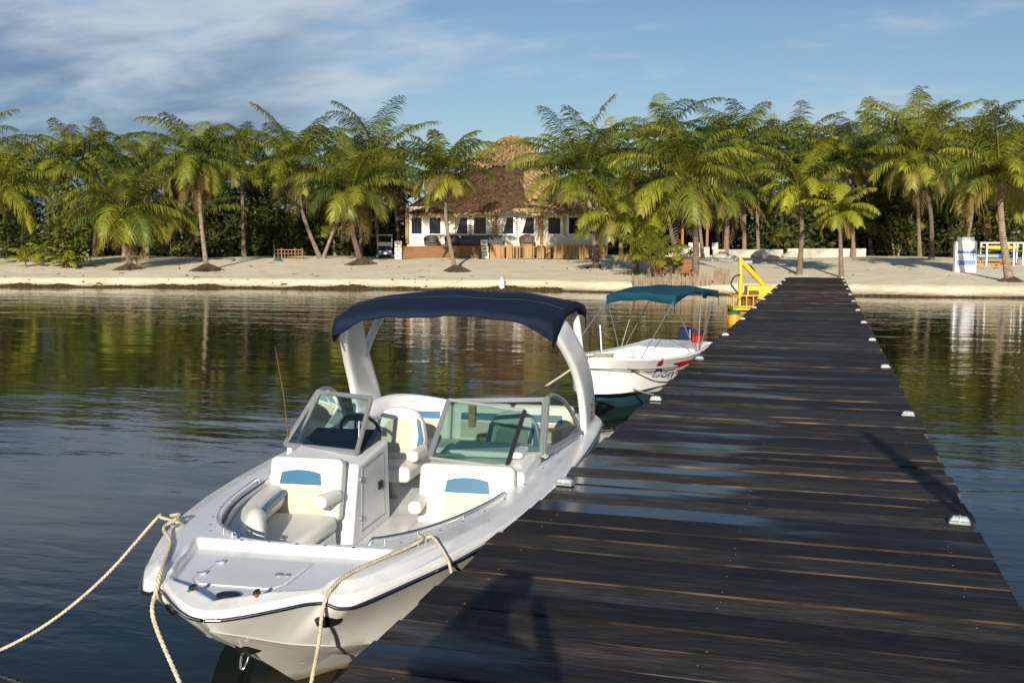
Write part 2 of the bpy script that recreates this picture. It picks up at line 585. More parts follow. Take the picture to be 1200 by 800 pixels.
def wood_deck_mat(name, base, edge=False):
    m = bpy.data.materials.new(name)
    m.use_nodes = True
    t = m.node_tree
    b = t.nodes['Principled BSDF']
    c = t.nodes.new('ShaderNodeTexCoord')
    at_ = t.nodes.new('ShaderNodeAttribute')
    at_.attribute_name = 'plank'
    sp = t.nodes.new('ShaderNodeSeparateColor')
    t.links.new(at_.outputs['Color'], sp.inputs[0])
    # grain runs along x; each plank is shifted by its own amount
    off = t.nodes.new('ShaderNodeCombineXYZ')
    mm = t.nodes.new('ShaderNodeMath'); mm.operation = 'MULTIPLY'; mm.inputs[1].default_value = 37
    t.links.new(sp.outputs[0], mm.inputs[0])
    t.links.new(mm.outputs[0], off.inputs[0]); t.links.new(mm.outputs[0], off.inputs[2])
    ad = t.nodes.new('ShaderNodeVectorMath'); ad.operation = 'ADD'
    t.links.new(c.outputs['Object'], ad.inputs[0]); t.links.new(off.outputs[0], ad.inputs[1])
    mp = t.nodes.new('ShaderNodeMapping'); mp.inputs['Scale'].default_value = (2.2, 26, 6)
    t.links.new(ad.outputs[0], mp.inputs[0])
    n = t.nodes.new('ShaderNodeTexNoise'); n.inputs['Scale'].default_value = 2.2; n.inputs['Detail'].default_value = 10; n.inputs['Roughness'].default_value = 0.78
    t.links.new(mp.outputs[0], n.inputs['Vector'])
    mp2 = t.nodes.new('ShaderNodeMapping'); mp2.inputs['Scale'].default_value = (0.55 if not edge else 1.6, 2.2, 1)
    t.links.new(ad.outputs[0], mp2.inputs[0])
    n2 = t.nodes.new('ShaderNodeTexNoise'); n2.inputs['Scale'].default_value = 1.5; n2.inputs['Detail'].default_value = 5
    t.links.new(mp2.outputs[0], n2.inputs['Vector'])
    rp = t.nodes.new('ShaderNodeValToRGB')
    e = rp.color_ramp.elements
    if edge:
        e[0].position, e[1].position = 0.44, 0.72
        e[0].color = (0.018, 0.012, 0.009, 1); e[1].color = (0.13, 0.092, 0.060, 1)
    else:
        e[0].position, e[1].position = 0.36, 0.72
        e[0].color = (*[x * 0.3 for x in base], 1); e[1].color = (base[0] * 3.2, base[1] * 3.0, base[2] * 2.7, 1)
        e2 = rp.color_ramp.elements.new(0.52); e2.color = (*base, 1)
    t.links.new(n2.outputs[0] if edge else n.outputs[0], rp.inputs[0])
    # plank to plank tone (G channel)
    hv = t.nodes.new('ShaderNodeMix'); hv.data_type = 'RGBA'; hv.blend_type = 'MULTIPLY'; hv.inputs['Factor'].default_value = 1
    t.links.new(rp.outputs[0], hv.inputs['A'])
    tr = t.nodes.new('ShaderNodeValToRGB')
    tr.color_ramp.elements[0].color = (0.55, 0.50, 0.50, 1); tr.color_ramp.elements[1].color = (2.1, 2.0, 1.85, 1)
    t.links.new(sp.outputs[1], tr.inputs[0])
    t.links.new(tr.outputs[0], hv.inputs['B'])
    # blotches of brown and grey weathering
    n4 = t.nodes.new('ShaderNodeTexNoise'); n4.inputs['Scale'].default_value = 2.6; n4.inputs['Detail'].default_value = 8; n4.inputs['Roughness'].default_value = 0.7
    mp4 = t.nodes.new('ShaderNodeMapping'); mp4.inputs['Scale'].default_value = (0.9, 5.0, 1)
    t.links.new(ad.outputs[0], mp4.inputs[0]); t.links.new(mp4.outputs[0], n4.inputs['Vector'])
    r4 = t.nodes.new('ShaderNodeValToRGB')
    r4.color_ramp.elements[0].position, r4.color_ramp.elements[1].position = 0.36, 0.68
    r4.color_ramp.elements[0].color = (0.55, 0.62, 0.72, 1); r4.color_ramp.elements[1].color = (1.8, 1.66, 1.46, 1)
    t.links.new(n4.outputs[0], r4.inputs[0])
    hv2 = t.nodes.new('ShaderNodeMix'); hv2.data_type = 'RGBA'; hv2.blend_type = 'MULTIPLY'; hv2.inputs['Factor'].default_value = 0.0 if edge else 1.0
    t.links.new(hv.outputs['Result'], hv2.inputs['A']); t.links.new(r4.outputs[0], hv2.inputs['B'])
    t.links.new(hv2.outputs['Result'], b.inputs['Base Color'])
    # wet film: where the B channel plus noise is high the plank is smooth
    wt = t.nodes.new('ShaderNodeMath'); wt.operation = 'ADD'
    t.links.new(sp.outputs[2], wt.inputs[0])
    w2 = t.nodes.new('ShaderNodeMath'); w2.operation = 'MULTIPLY_ADD'; w2.inputs[1].default_value = 1.5; w2.inputs[2].default_value = -0.75
    t.links.new(n2.outputs[0], w2.inputs[0]); t.links.new(w2.outputs[0], wt.inputs[1])
    wr = t.nodes.new('ShaderNodeMapRange'); wr.interpolation_type = 'SMOOTHSTEP'
    wr.inputs['From Min'].default_value = 0.35; wr.inputs['From Max'].default_value = 0.75
    wr.inputs['To Min'].default_value = 0.62; wr.inputs['To Max'].default_value = 0.10
    t.links.new(wt.outputs[0], wr.inputs[0])
    t.links.new(wr.outputs[0], b.inputs['Roughness'])
    bs = t.nodes.new('ShaderNodeMapRange')
    bs.inputs['From Min'].default_value = 0.62; bs.inputs['From Max'].default_value = 0.10
    bs.inputs['To Min'].default_value = 0.5; bs.inputs['To Max'].default_value = 0.06
    t.links.new(wr.outputs[0], bs.inputs[0])
    sl = t.nodes.new('ShaderNodeMapRange')
    sl.inputs['From Min'].default_value = 0.62; sl.inputs['From Max'].default_value = 0.10
    sl.inputs['To Min'].default_value = 0.25; sl.inputs['To Max'].default_value = 0.6
    t.links.new(wr.outputs[0], sl.inputs[0])
    t.links.new(sl.outputs[0], b.inputs['Specular IOR Level'])
    bp = t.nodes.new('ShaderNodeBump'); bp.inputs['Distance'].default_value = 0.006
    t.links.new(bs.outputs[0], bp.inputs['Strength'])
    t.links.new(n.outputs[0], bp.inputs['Height'])
    t.links.new(bp.outputs[0], b.inputs['Normal'])
    return m


M['deckwood'] = wood_deck_mat('dark_stained_planks', (0.022, 0.020, 0.019))
M['deckedge'] = wood_deck_mat('worn_plank_edges', (0.2, 0.12, 0.06), edge=True)
M['pile'] = mat('dark_piling', (0.05, 0.038, 0.028), 0.8, var=0.4, vscale=4, stretch=(3, 3, 0.5), bump=0.01, bscale=15)


def leaf_mat(name, green, yellow, dry, trans=0.25, rough=0.45):
    m = bpy.data.materials.new(name)
    m.use_nodes = True
    t = m.node_tree
    b = t.nodes['Principled BSDF']
    o = t.nodes['Material Output']
    a = t.nodes.new('ShaderNodeAttribute'); a.attribute_name = 'tint'
    sp = t.nodes.new('ShaderNodeSeparateColor')
    t.links.new(a.outputs['Color'], sp.inputs[0])
    m1 = t.nodes.new('ShaderNodeMix'); m1.data_type = 'RGBA'
    m1.inputs['A'].default_value = (*green, 1); m1.inputs['B'].default_value = (*yellow, 1)
    t.links.new(sp.outputs[0], m1.inputs['Factor'])
    m2 = t.nodes.new('ShaderNodeMix'); m2.data_type = 'RGBA'
    m2.inputs['B'].default_value = (*dry, 1)
    t.links.new(sp.outputs[1], m2.inputs['Factor']); t.links.new(m1.outputs['Result'], m2.inputs['A'])
    hs = t.nodes.new('ShaderNodeHueSaturation')
    mr = t.nodes.new('ShaderNodeMapRange'); mr.inputs['To Min'].default_value = 0.6; mr.inputs['To Max'].default_value = 1.3
    t.links.new(sp.outputs[2], mr.inputs[0]); t.links.new(mr.outputs[0], hs.inputs['Value'])
    t.links.new(m2.outputs['Result'], hs.inputs['Color'])
    t.links.new(hs.outputs[0], b.inputs['Base Color'])
    b.inputs['Roughness'].default_value = rough
    b.inputs['Specular IOR Level'].default_value = 0.35
    tr = t.nodes.new('ShaderNodeBsdfTranslucent')
    t.links.new(hs.outputs[0], tr.inputs[0])
    mx = t.nodes.new('ShaderNodeMixShader'); mx.inputs[0].default_value = trans
    t.links.new(b.outputs[0], mx.inputs[1]); t.links.new(tr.outputs[0], mx.inputs[2])
    t.links.new(mx.outputs[0], o.inputs[0])
    return m


M['palmleaf'] = leaf_mat('palm_frond', (0.046, 0.086, 0.018), (0.36, 0.36, 0.032), (0.22, 0.14, 0.055))
M['bushleaf'] = leaf_mat('bush_leaf', (0.04, 0.062, 0.013), (0.15, 0.17, 0.02), (0.10, 0.06, 0.03))
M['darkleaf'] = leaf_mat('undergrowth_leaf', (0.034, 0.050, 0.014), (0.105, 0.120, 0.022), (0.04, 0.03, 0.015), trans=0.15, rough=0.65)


def trunk_mat():
    m = mat('palm_trunk', (0.30, 0.235, 0.17), 0.9, spec=0.15, var=0.35, vscale=5)
    t = m.node_tree
    b = t.nodes['Principled BSDF']
    src = b.inputs['Base Color'].links[0].from_socket
    c = t.nodes.new('ShaderNodeTexCoord')
    wv = t.nodes.new('ShaderNodeTexWave')
    oi = t.nodes.new('ShaderNodeObjectInfo')
    hv_ = t.nodes.new('ShaderNodeHueSaturation')
    mrr = t.nodes.new('ShaderNodeMapRange'); mrr.inputs['To Min'].default_value = 0.55; mrr.inputs['To Max'].default_value = 1.2
    t.links.new(oi.outputs['Random'], mrr.inputs[0]); t.links.new(mrr.outputs[0], hv_.inputs['Value'])
    t.links.new(src, hv_.inputs['Color']); src = hv_.outputs[0]
    wv.bands_direction = 'Z'
    wv.inputs['Scale'].default_value = 2.6
    wv.inputs['Distortion'].default_value = 3.5
    wv.inputs['Detail'].default_value = 3
    t.links.new(c.outputs['Object'], wv.inputs['Vector'])
    mx = t.nodes.new('ShaderNodeMix'); mx.data_type = 'RGBA'; mx.blend_type = 'MULTIPLY'; mx.inputs['Factor'].default_value = 0.30
    t.links.new(src, mx.inputs['A']); t.links.new(wv.outputs['Color'], mx.inputs['B'])
    t.links.new(mx.outputs['Result'], b.inputs['Base Color'])
    bp = t.nodes.new('ShaderNodeBump'); bp.inputs['Distance'].default_value = 0.03
    t.links.new(wv.outputs['Fac'], bp.inputs['Height']); t.links.new(bp.outputs[0], b.inputs['Normal'])
    return m


M['trunk'] = trunk_mat()


def thatch_mat(name, c0, c1):
    m = mat(name, c1, 0.95, spec=0.05, var=0.5, vscale=3.0, stretch=(1.6, 1.6, 0.8), dark=c0, bump=0.10, bscale=5.0)
    return m


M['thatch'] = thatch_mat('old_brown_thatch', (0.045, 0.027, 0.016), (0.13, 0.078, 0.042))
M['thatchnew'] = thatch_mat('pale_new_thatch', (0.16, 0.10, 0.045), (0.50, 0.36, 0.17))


def sand_mat():
    m = bpy.data.materials.new('beach_sand')
    m.use_nodes = True
    t = m.node_tree
    b = t.nodes['Principled BSDF']
    b.inputs['Roughness'].default_value = 0.95
    b.inputs['Specular IOR Level'].default_value = 0.1
    c = t.nodes.new('ShaderNodeTexCoord')
    n = t.nodes.new('ShaderNodeTexNoise'); n.inputs['Scale'].default_value = 0.6; n.inputs['Detail'].default_value = 9; n.inputs['Roughness'].default_value = 0.65
    t.links.new(c.outputs['Object'], n.inputs['Vector'])
    rp = t.nodes.new('ShaderNodeValToRGB')
    rp.color_ramp.elements[0].position, rp.color_ramp.elements[1].position = 0.32, 0.6
    rp.color_ramp.elements[0].color = (0.68, 0.59, 0.42, 1); rp.color_ramp.elements[1].color = (0.84, 0.755, 0.57, 1)
    t.links.new(n.outputs[0], rp.inputs[0])
    a = t.nodes.new('ShaderNodeAttribute'); a.attribute_name = 'wet'
    mx = t.nodes.new('ShaderNodeMix'); mx.data_type = 'RGBA'
    mx.inputs['B'].default_value = (0.15, 0.10, 0.055, 1)
    t.links.new(a.outputs['Fac'], mx.inputs['Factor']); t.links.new(rp.outputs[0], mx.inputs['A'])
    t.links.new(mx.outputs['Result'], b.inputs['Base Color'])
    n2 = t.nodes.new('ShaderNodeTexNoise'); n2.inputs['Scale'].default_value = 2.4; n2.inputs['Detail'].default_value = 6
    t.links.new(c.outputs['Object'], n2.inputs['Vector'])
    bp = t.nodes.new('ShaderNodeBump'); bp.inputs['Distance'].default_value = 0.13; bp.inputs['Strength'].default_value = 0.7
    t.links.new(n2.outputs[0], bp.inputs['Height']); t.links.new(bp.outputs[0], b.inputs['Normal'])
    return m


M['sand'] = sand_mat()
M['seaweed'] = mat('dry_seaweed', (0.075, 0.050, 0.026), 0.95, spec=0.1, var=0.5, vscale=6, bump=0.05, bscale=8)


def water_mat():
    m = bpy.data.materials.new('calm_sea')
    m.use_nodes = True
    t = m.node_tree
    b = t.nodes['Principled BSDF']
    b.inputs['Roughness'].default_value = 0.03
    b.inputs['IOR'].default_value = 1.333
    c = t.nodes.new('ShaderNodeTexCoord')
    a = t.nodes.new('ShaderNodeAttribute'); a.attribute_name = 'shallow'
    mx = t.nodes.new('ShaderNodeMix'); mx.data_type = 'RGBA'
    mx.inputs['A'].default_value = (0.009, 0.013, 0.009, 1); mx.inputs['B'].default_value = (0.13, 0.085, 0.035, 1)
    t.links.new(a.outputs['Fac'], mx.inputs['Factor'])
    t.links.new(mx.outputs['Result'], b.inputs['Base Color'])

    def wv(sx, sy, scale, det, rot):
        mp = t.nodes.new('ShaderNodeMapping'); mp.inputs['Scale'].default_value = (sx, sy, 1)
        mp.inputs['Rotation'].default_value = (0, 0, rot)
        t.links.new(c.outputs['Object'], mp.inputs[0])
        n = t.nodes.new('ShaderNodeTexNoise'); n.inputs['Scale'].default_value = scale; n.inputs['Detail'].default_value = det
        n.inputs['Roughness'].default_value = 0.5
        n.inputs['Distortion'].default_value = 0.4
        t.links.new(mp.outputs[0], n.inputs['Vector'])
        return n.outputs[0]
    h1 = wv(0.28, 0.95, 0.85, 2, R_(12))      # long low swell
    h2 = wv(0.55, 1.5, 2.6, 3, R_(-8))        # ripples
    h3 = wv(0.8, 1.2, 7.0, 2, R_(20))         # fine
    patch = wv(0.3, 0.6, 0.16, 3, R_(10))     # breeze patches: ripples come and go

    def ma(op, x, y):
        n = t.nodes.new('ShaderNodeMath'); n.operation = op
        for i, q in enumerate((x, y)):
            if isinstance(q, (int, float)): n.inputs[i].default_value = q
            else: t.links.new(q, n.inputs[i])
        return n.outputs[0]
    pr = t.nodes.new('ShaderNodeMapRange'); pr.interpolation_type = 'SMOOTHSTEP'
    pr.inputs['From Min'].default_value = 0.36; pr.inputs['From Max'].default_value = 0.62
    pr.inputs['To Min'].default_value = 0.35; pr.inputs['To Max'].default_value = 1.0
    t.links.new(patch, pr.inputs[0])
    hh = ma('ADD', ma('MULTIPLY', h1, 0.022), ma('MULTIPLY', ma('ADD', ma('MULTIPLY', h2, 0.0095), ma('MULTIPLY', h3, 0.0020)), pr.outputs[0]))
    bp = t.nodes.new('ShaderNodeBump'); bp.inputs['Distance'].default_value = 1.0; bp.inputs['Strength'].default_value = 1.0
    t.links.new(hh, bp.inputs['Height'])
    t.links.new(bp.outputs[0], b.inputs['Normal'])
    return m


M['water'] = water_mat()


# ------------------------------------------------------------------ ground and water
def attr_float(me, name, vals):
    a = me.attributes.new(name, 'FLOAT', 'POINT')
    a.data.foreach_set('value', np.asarray(vals, np.float32))


def attr_color(me, name, vals):
    a = me.attributes.new(name, 'FLOAT_COLOR', 'POINT')
    a.data.foreach_set('color', np.asarray(vals, np.float32).ravel())


def grid_object(name, xs, ys, zf, m, extra=None):
    X, Y = np.meshgrid(xs, ys)
    Z = zf(X, Y)
    nx, ny = len(xs), len(ys)
    V = np.stack([X.ravel(), Y.ravel(), Z.ravel()], 1)
    i = np.arange(nx * ny).reshape(ny, nx)
    Fq = np.stack([i[:-1, :-1].ravel(), i[:-1, 1:].ravel(), i[1:, 1:].ravel(), i[1:, :-1].ravel()], 1)
    me = bpy.data.meshes.new(name)
    me.from_pydata(V.tolist(), [], Fq.tolist())
    me.materials.append(m)
    me.polygons.foreach_set('use_smooth', [True] * len(me.polygons))
    if extra:
        attr_float(me, extra[0], extra[1](X, Y).ravel())
    o = bpy.data.objects.new(name, me)
    COL.objects.link(o)
    return o


xs = np.concatenate([np.linspace(-1400, -90, 14), np.linspace(-80, 70, 260), np.linspace(85, 1400, 14)])
ys = np.concatenate([np.linspace(35, 47, 10), np.linspace(47.3, 56, 70), np.linspace(56.4, 100, 90), np.linspace(105, 1600, 14)])
rw = np.random.RandomState(3)


def wetf(X, Y):
    d = Y - shore_y(X)
    ed = 1.0 + 0.5 * np.sin(X * 0.7) + 0.3 * np.sin(X * 1.9)
    return 1 - sstep(0.25, 0.9 + 0.25 * ed, d)


beach = grid_object('beach', xs, ys, ground_z, M['sand'], ('wet', wetf))
tag(beach, kind='structure')
xs = np.concatenate([np.linspace(-1400, -90, 12), np.linspace(-80, 70, 120), np.linspace(85, 1400, 12)])
ys = np.concatenate([np.linspace(-300, -12, 6), np.linspace(-10, 38, 30), np.linspace(39, 53, 36)])
sea = grid_object('sea_water', xs, ys, lambda X, Y: X * 0, M['water'], ('shallow', lambda X, Y: 0.85 * sstep(-9.0, 0.0, Y - shore_y(X)) ** 1.3))
tag(sea, kind='structure')

# seaweed wrack along the waterline: clumps, thick on the left of the pier
rs = np.random.RandomState(11)
mb = MB()
for k in range(6500):
    x = rs.uniform(-52, 12)
    dens = 1.0 if x < -13 else 0.16
    if rs.rand() > dens:
        continue
    top_ = 0.55 * (1.0 + 0.35 * math.sin(x * 0.7) + 0.25 * math.sin(x * 2.3 + 1)) * (1.0 if x < -13 else 0.5)
    d = 0.05 + top_ * rs.rand() ** 0.8
    if rs.rand() < 0.03:
        d += rs.rand() * 1.6
        if rs.rand() < 0.6:
            continue
    y = float(shore_y(x)) + d
    z = float(ground_z(x, y))
    r = rs.uniform(0.05, 0.18) if d < 1.0 else rs.uniform(0.03, 0.07)
    n = 7
    ph = rs.uniform(0, 6.28)
    ring = [(x + r * 1.8 * math.cos(ph + 6.283 * j / n) * rs.uniform(0.6, 1.1), y + r * math.sin(ph + 6.283 * j / n) * rs.uniform(0.6, 1.1), z - 0.02) for j in range(n)]
    top = [(p[0] * 0.5 + x * 0.5, p[1] * 0.5 + y * 0.5, z + rs.uniform(0.015, 0.06)) for p in ring]
    mb.add(ring + top + [(x, y, z + rs.uniform(0.03, 0.09))], [(j, (j + 1) % n, n + (j + 1) % n, n + j) for j in range(n)] + [(n + j, n + (j + 1) % n, 2 * n) for j in range(n)])
tag(mb.build('seaweed', M['seaweed'], None, smooth=60), 'dark dry seaweed washed up along the waterline', 'seaweed', kind='stuff')

# ------------------------------------------------------------------ the pier
PX0, PX1, PZ = -1.84, 0.94, 0.75
pier = empty('wooden_pier', (0, 0, 0), 0, 'long dark wet plank pier running from the foreground to the beach', 'pier')
rp_ = np.random.RandomState(7)


def build_deck():
    V, F_, MI, CC = [], [], [], []
    y = -3.0
    k = 0
    while y < 53.6:
        wd = 0.262 * rp_.uniform(0.93, 1.06)
        gap = rp_.uniform(0.005, 0.013)
        x0, x1 = PX0 + rp_.uniform(-0.02, 0.02), PX1 + rp_.uniform(-0.03, 0.022)
        z1 = PZ + rp_.uniform(-0.004, 0.004)
        tilt = rp_.uniform(-0.004, 0.004)
        hue, tone, wet = rp_.rand(), rp_.rand() ** 1.7, rp_.rand() * 0.26
        # puddled boards, where the photograph has them: left of centre in the middle distance
        nx = 24
        sag = rp_.uniform(-0.006, 0.002)
        i0 = len(V)
        for j in range(nx + 1):
            f = j / nx
            x = x0 + (x1 - x0) * f
            dz = sag * 4 * f * (1 - f) + 0.0015 * math.sin(9 * f + k)
            yj = 0.0025 * math.sin(f * 7 + k * 1.7)
            for (yy, zz) in ((y + yj, z1 - 0.045), (y + yj, z1 + tilt - 0.006), (y + yj + 0.007, z1 + tilt), (y + yj + wd - gap - 0.006, z1 - tilt), (y + yj + wd - gap, z1 - tilt - 0.006), (y + yj + wd - gap, z1 - 0.045)):
                V.append((x, yy, zz + dz))
                wl = wet
                if 6.3 < y < 9.2:
                    wl += 0.78 * float(sstep(0.66, 0.34, f)) * (0.6 + 0.4 * math.sin(k * 2.3))
                elif 9.2 < y < 16:
                    wl += 0.52 * float(sstep(0.85, 0.3, f)) * (0.5 + 0.5 * math.sin(k * 1.9))
                elif y < 4.4:
                    wl += 0.34 * float(sstep(0.75, 0.25, f))
                else:
                    wl += 0.12
                CC.append((hue, tone, wl, 1))
        for j in range(nx):
            a = i0 + j * 6
            b = a + 6
            for q in range(5):
                F_.append((a + q, b + q, b + q + 1, a + q + 1))
                MI.append(0 if q == 2 else 1)
            F_.append((a + 5, b + 5, b, a)); MI.append(1)
        F_.append(tuple(i0 + q for q in range(6))); MI.append(1)
        e = i0 + nx * 6
        F_.append(tuple(e + 5 - q for q in range(6))); MI.append(1)
        y += wd
        k += 1
    me = bpy.data.meshes.new('deck')
    me.from_pydata(V, [], F_)
    me.materials.append(M['deckwood'])
    me.materials.append(M['deckedge'])
    me.polygons.foreach_set('material_index', MI)
    attr_color(me, 'plank', CC)
    o = bpy.data.objects.new('deck', me)
    COL.objects.link(o)
    o.parent = pier
    return o


build_deck()
mb = MB()
yy = -3.0
for k in range(70):
    for x in (-1.62, -0.45, 0.72):
        for dy in (0.07, 0.19):
            if rp_.rand() < 0.45:
                mb.lathe([(0, 0), (0.006, 0), (0.005, 0.0025), (0, 0.003)], (x + rp_.uniform(-.015, .015), 3.2 + 0.262 * k * 0.999 + dy + rp_.uniform(-.02, .02), PZ + 0.0005), 8)
tag(mb.build('nail_head', M['rust'], pier, smooth=40), kind='stuff')
for x in (-1.62, -0.45, 0.72):
    MB().box((x, 25.2, PZ - 0.145), (0.12, 56.6, 0.18)).build('stringer', M['pile'], pier)
mb = MB()
for i, y in enumerate(np.arange(-1.5, 53.5, 4.2)):
    for x in (-1.55, 0.65):
        z0 = min(-1.2, float(ground_z(x, y)) - 0.5)
        MB().tube([(x, y, z0), (x + 0.02, y + 0.01, PZ - 0.05)], 0.095, 10).build('piling', M['pile'], pier, smooth=40)
    MB().box((-0.45, y + 0.16, PZ - 0.31), (2.55, 0.12, 0.15)).build('cross_beam', M['pile'], pier)

# solar dock lights along both edges
ORD = ['nearest', 'second', 'third', 'fourth', 'fifth', 'sixth', 'seventh', 'eighth', 'ninth', 'tenth', 'eleventh', 'twelfth']


def make_dock_light():
    t = empty('dock_light')
    MB().box((0, 0, 0.012), (0.17, 0.105, 0.024)).build('base', M['alu'], t, bevel=0.008)
    m = MB()
    m.hexa([(-0.082, -0.048, 0.024), (0.082, -0.048, 0.024), (0.082, 0.048, 0.024), (-0.082, 0.048, 0.024), (-0.055, -0.03, 0.056), (0.055, -0.03, 0.056), (0.055, 0.03, 0.056), (-0.055, 0.03, 0.056)])
    m.build('lens', M['lens'], t, bevel=0.012, seg=3)
    MB().box((0, 0, 0.034), (0.006, 0.1, 0.048)).build('rib', M['whitepaint'], t, bevel=0.002)
    return t


proto = None
for side, x, nm in ((1, 0.853, 'water-side right'), (-1, -1.755, 'boat-side left')):
    for k in range(12):
        y = 6.8 + 4.18 * k + (0.28 if side < 0 else 0)
        if proto is None:
            o = proto = make_dock_light()
        else:
            o = copy_tree(proto)
        o.location = (x, y, PZ + 0.003)
        o.scale = (0.76, 0.80, 0.85)
        o.rotation_euler = (0, 0, random.Random(k * 7 + side).uniform(-0.15, 0.15))
        if k == 11:
            lab = 'small white solar light at the far beach end of the pier %s edge' % nm
        else:
            lab = 'small white solar light on the pier %s edge, %s from the viewer' % (nm, ORD[k])
        tag(o, lab, 'dock light', 'solar lights along the pier edges')

# ------------------------------------------------------------------ the bowrider
# local axes: x to port (towards the pier), y from the bow aft, z up from the water
BO = (-2.75, 4.04, 0.0)
BA = R_(5.0)
boat = empty('bowrider_boat', BO, BA, 'white open-bow motorboat with navy canopy on a tower, moored at the pier', 'motorboat')


def bw(p):
    """boat-local to world"""
    x, y, z = p
    return np.array([BO[0] + x * math.cos(BA) - y * math.sin(BA), BO[1] + x * math.sin(BA) + y * math.cos(BA), z])


OUT = [(0, .01, .735), (.075, .03, .735), (.175, .105, .735), (.285, .215, .735), (.375, .312, .735), (.445, .388, .722), (.508, .395, .694), (.575, .425, .69), (.645, .54, .70), (.76, .80, .71), (.90, 1.15, .715), (1.02, 1.58, .72), (1.12, 2.08, .725), (1.19, 2.7, .73), (1.23, 3.5, .735), (1.24, 4.3, .73), (1.22, 5.2, .715), (1.19, 5.8, .70), (1.08, 6.15, .685)]
INN = [(0, 1.05), (.10, 1.05), (.19, 1.055), (.25, 1.065), (.29, 1.075), (.33, 1.09), (.37, 1.105), (.42, 1.13), (.48, 1.18), (.57, 1.28), (.66, 1.44), (.77, 1.75), (.86, 2.15), (.93, 2.7), (.98, 3.5), (1.0, 4.3), (1.0, 5.2), (.98, 5.8), (.9, 6.0)]
CHI = [(0, .07, .66), (.05, .15, .615), (.09, .235, .575), (.13, .31, .535), (.17, .39, .495), (.21, .46, .46), (.26, .53, .43), (.32, .61, .40), (.40, .73, .355), (.53, .94, .295), (.66, 1.2, .24), (.79, 1.58, .19), (.92, 2.08, .14), (1.02, 2.7, .09), (1.08, 3.5, .05), (1.10, 4.3, .03), (1.10, 5.2, .01), (1.07, 5.8, 0), (1.0, 6.1, 0)]
KEE = [(0, .05, .66), (0, .14, .60), (0, .23, .54), (0, .33, .48), (0, .42, .42), (0, .50, .365), (0, .57, .315), (0, .65, .26), (0, .78, .17), (0, .97, .03), (0, 1.22, -.12), (0, 1.62, -.25), (0, 2.1, -.32), (0, 2.7, -.36), (0, 3.5, -.38), (0, 4.3, -.38), (0, 5.2, -.38), (0, 5.8, -.38), (0, 6.1, -.38)]
SUB = 7


def lin(pts, sub=SUB):
    P = np.array(pts, float)
    o = []
    for i in range(len(P) - 1):
        for k in range(sub):
            o.append(P[i] + (P[i + 1] - P[i]) * k / sub)
    o.append(P[-1])
    return np.array(o)


def smooth_rows(P, it=2):
    P = P.copy()
    for _ in range(it):
        Q = P.copy()
        Q[1:-1] = 0.25 * P[:-2] + 0.5 * P[1:-1] + 0.25 * P[2:]
        P = Q
    return P


outl, inl = smooth_rows(lin(OUT), 3), smooth_rows(lin(INN), 6)
chi, kee = smooth_rows(lin(CHI), 6), smooth_rows(lin(KEE), 6)
outl[:, 0] = np.maximum(outl[:, 0], 0)


def mirrored(mb, rows):
    """rows run bow to stern, columns across; adds the port side and its mirror"""
    mb.grid(rows)
    mb.grid([[(-p[0], p[1], p[2]) for p in r] for r in rows])


# hull skin: rail - flared topside - chine step - strakes - keel
rows = []
for o_, c_, k_ in zip(outl, chi, kee):
    r = []
    for f in np.linspace(0, 1, 9):
        p = o_ * (1 - f) + c_ * f
        hollow = 0.022 * math.sin(math.pi * f) * float(sstep(0.15, 0.9, o_[1])) * float(sstep(3.4, 1.6, o_[1]))
        r.append((max(0, p[0] - hollow), p[1], p[2]))
    chp = np.array(r[-1])
    r[-1] = (chp[0] + 0.0, chp[1], chp[2])
    ins = 0.035 * float(sstep(0.4, 1.0, o_[1]))
    r.append((max(0, chp[0] - ins), chp[1], chp[2] - 0.006))
    for f in (0.33, 0.36, 0.66, 0.69, 1.0):
        base = np.array((max(0, chp[0] - ins), chp[1], chp[2]))
        p = base * (1 - f) + k_ * f
        if f in (0.36, 0.69):
            p = p + np.array([-0.012, 0, 0.012]) * float(sstep(0.3, 1.0, o_[1]))
        if f == 1.0:
            p = np.array([0, k_[1], k_[2]])
        r.append((max(0, p[0]), p[1], p[2]))
    rows.append(r)
mb = MB()
mirrored(mb, rows)
tr = rows[-1]
mb.add([(-p[0], p[1], p[2]) for p in tr] + tr[::-1], [tuple(range(2 * len(tr)))])
mb.build('hull', M['hull'], boat, smooth=28)

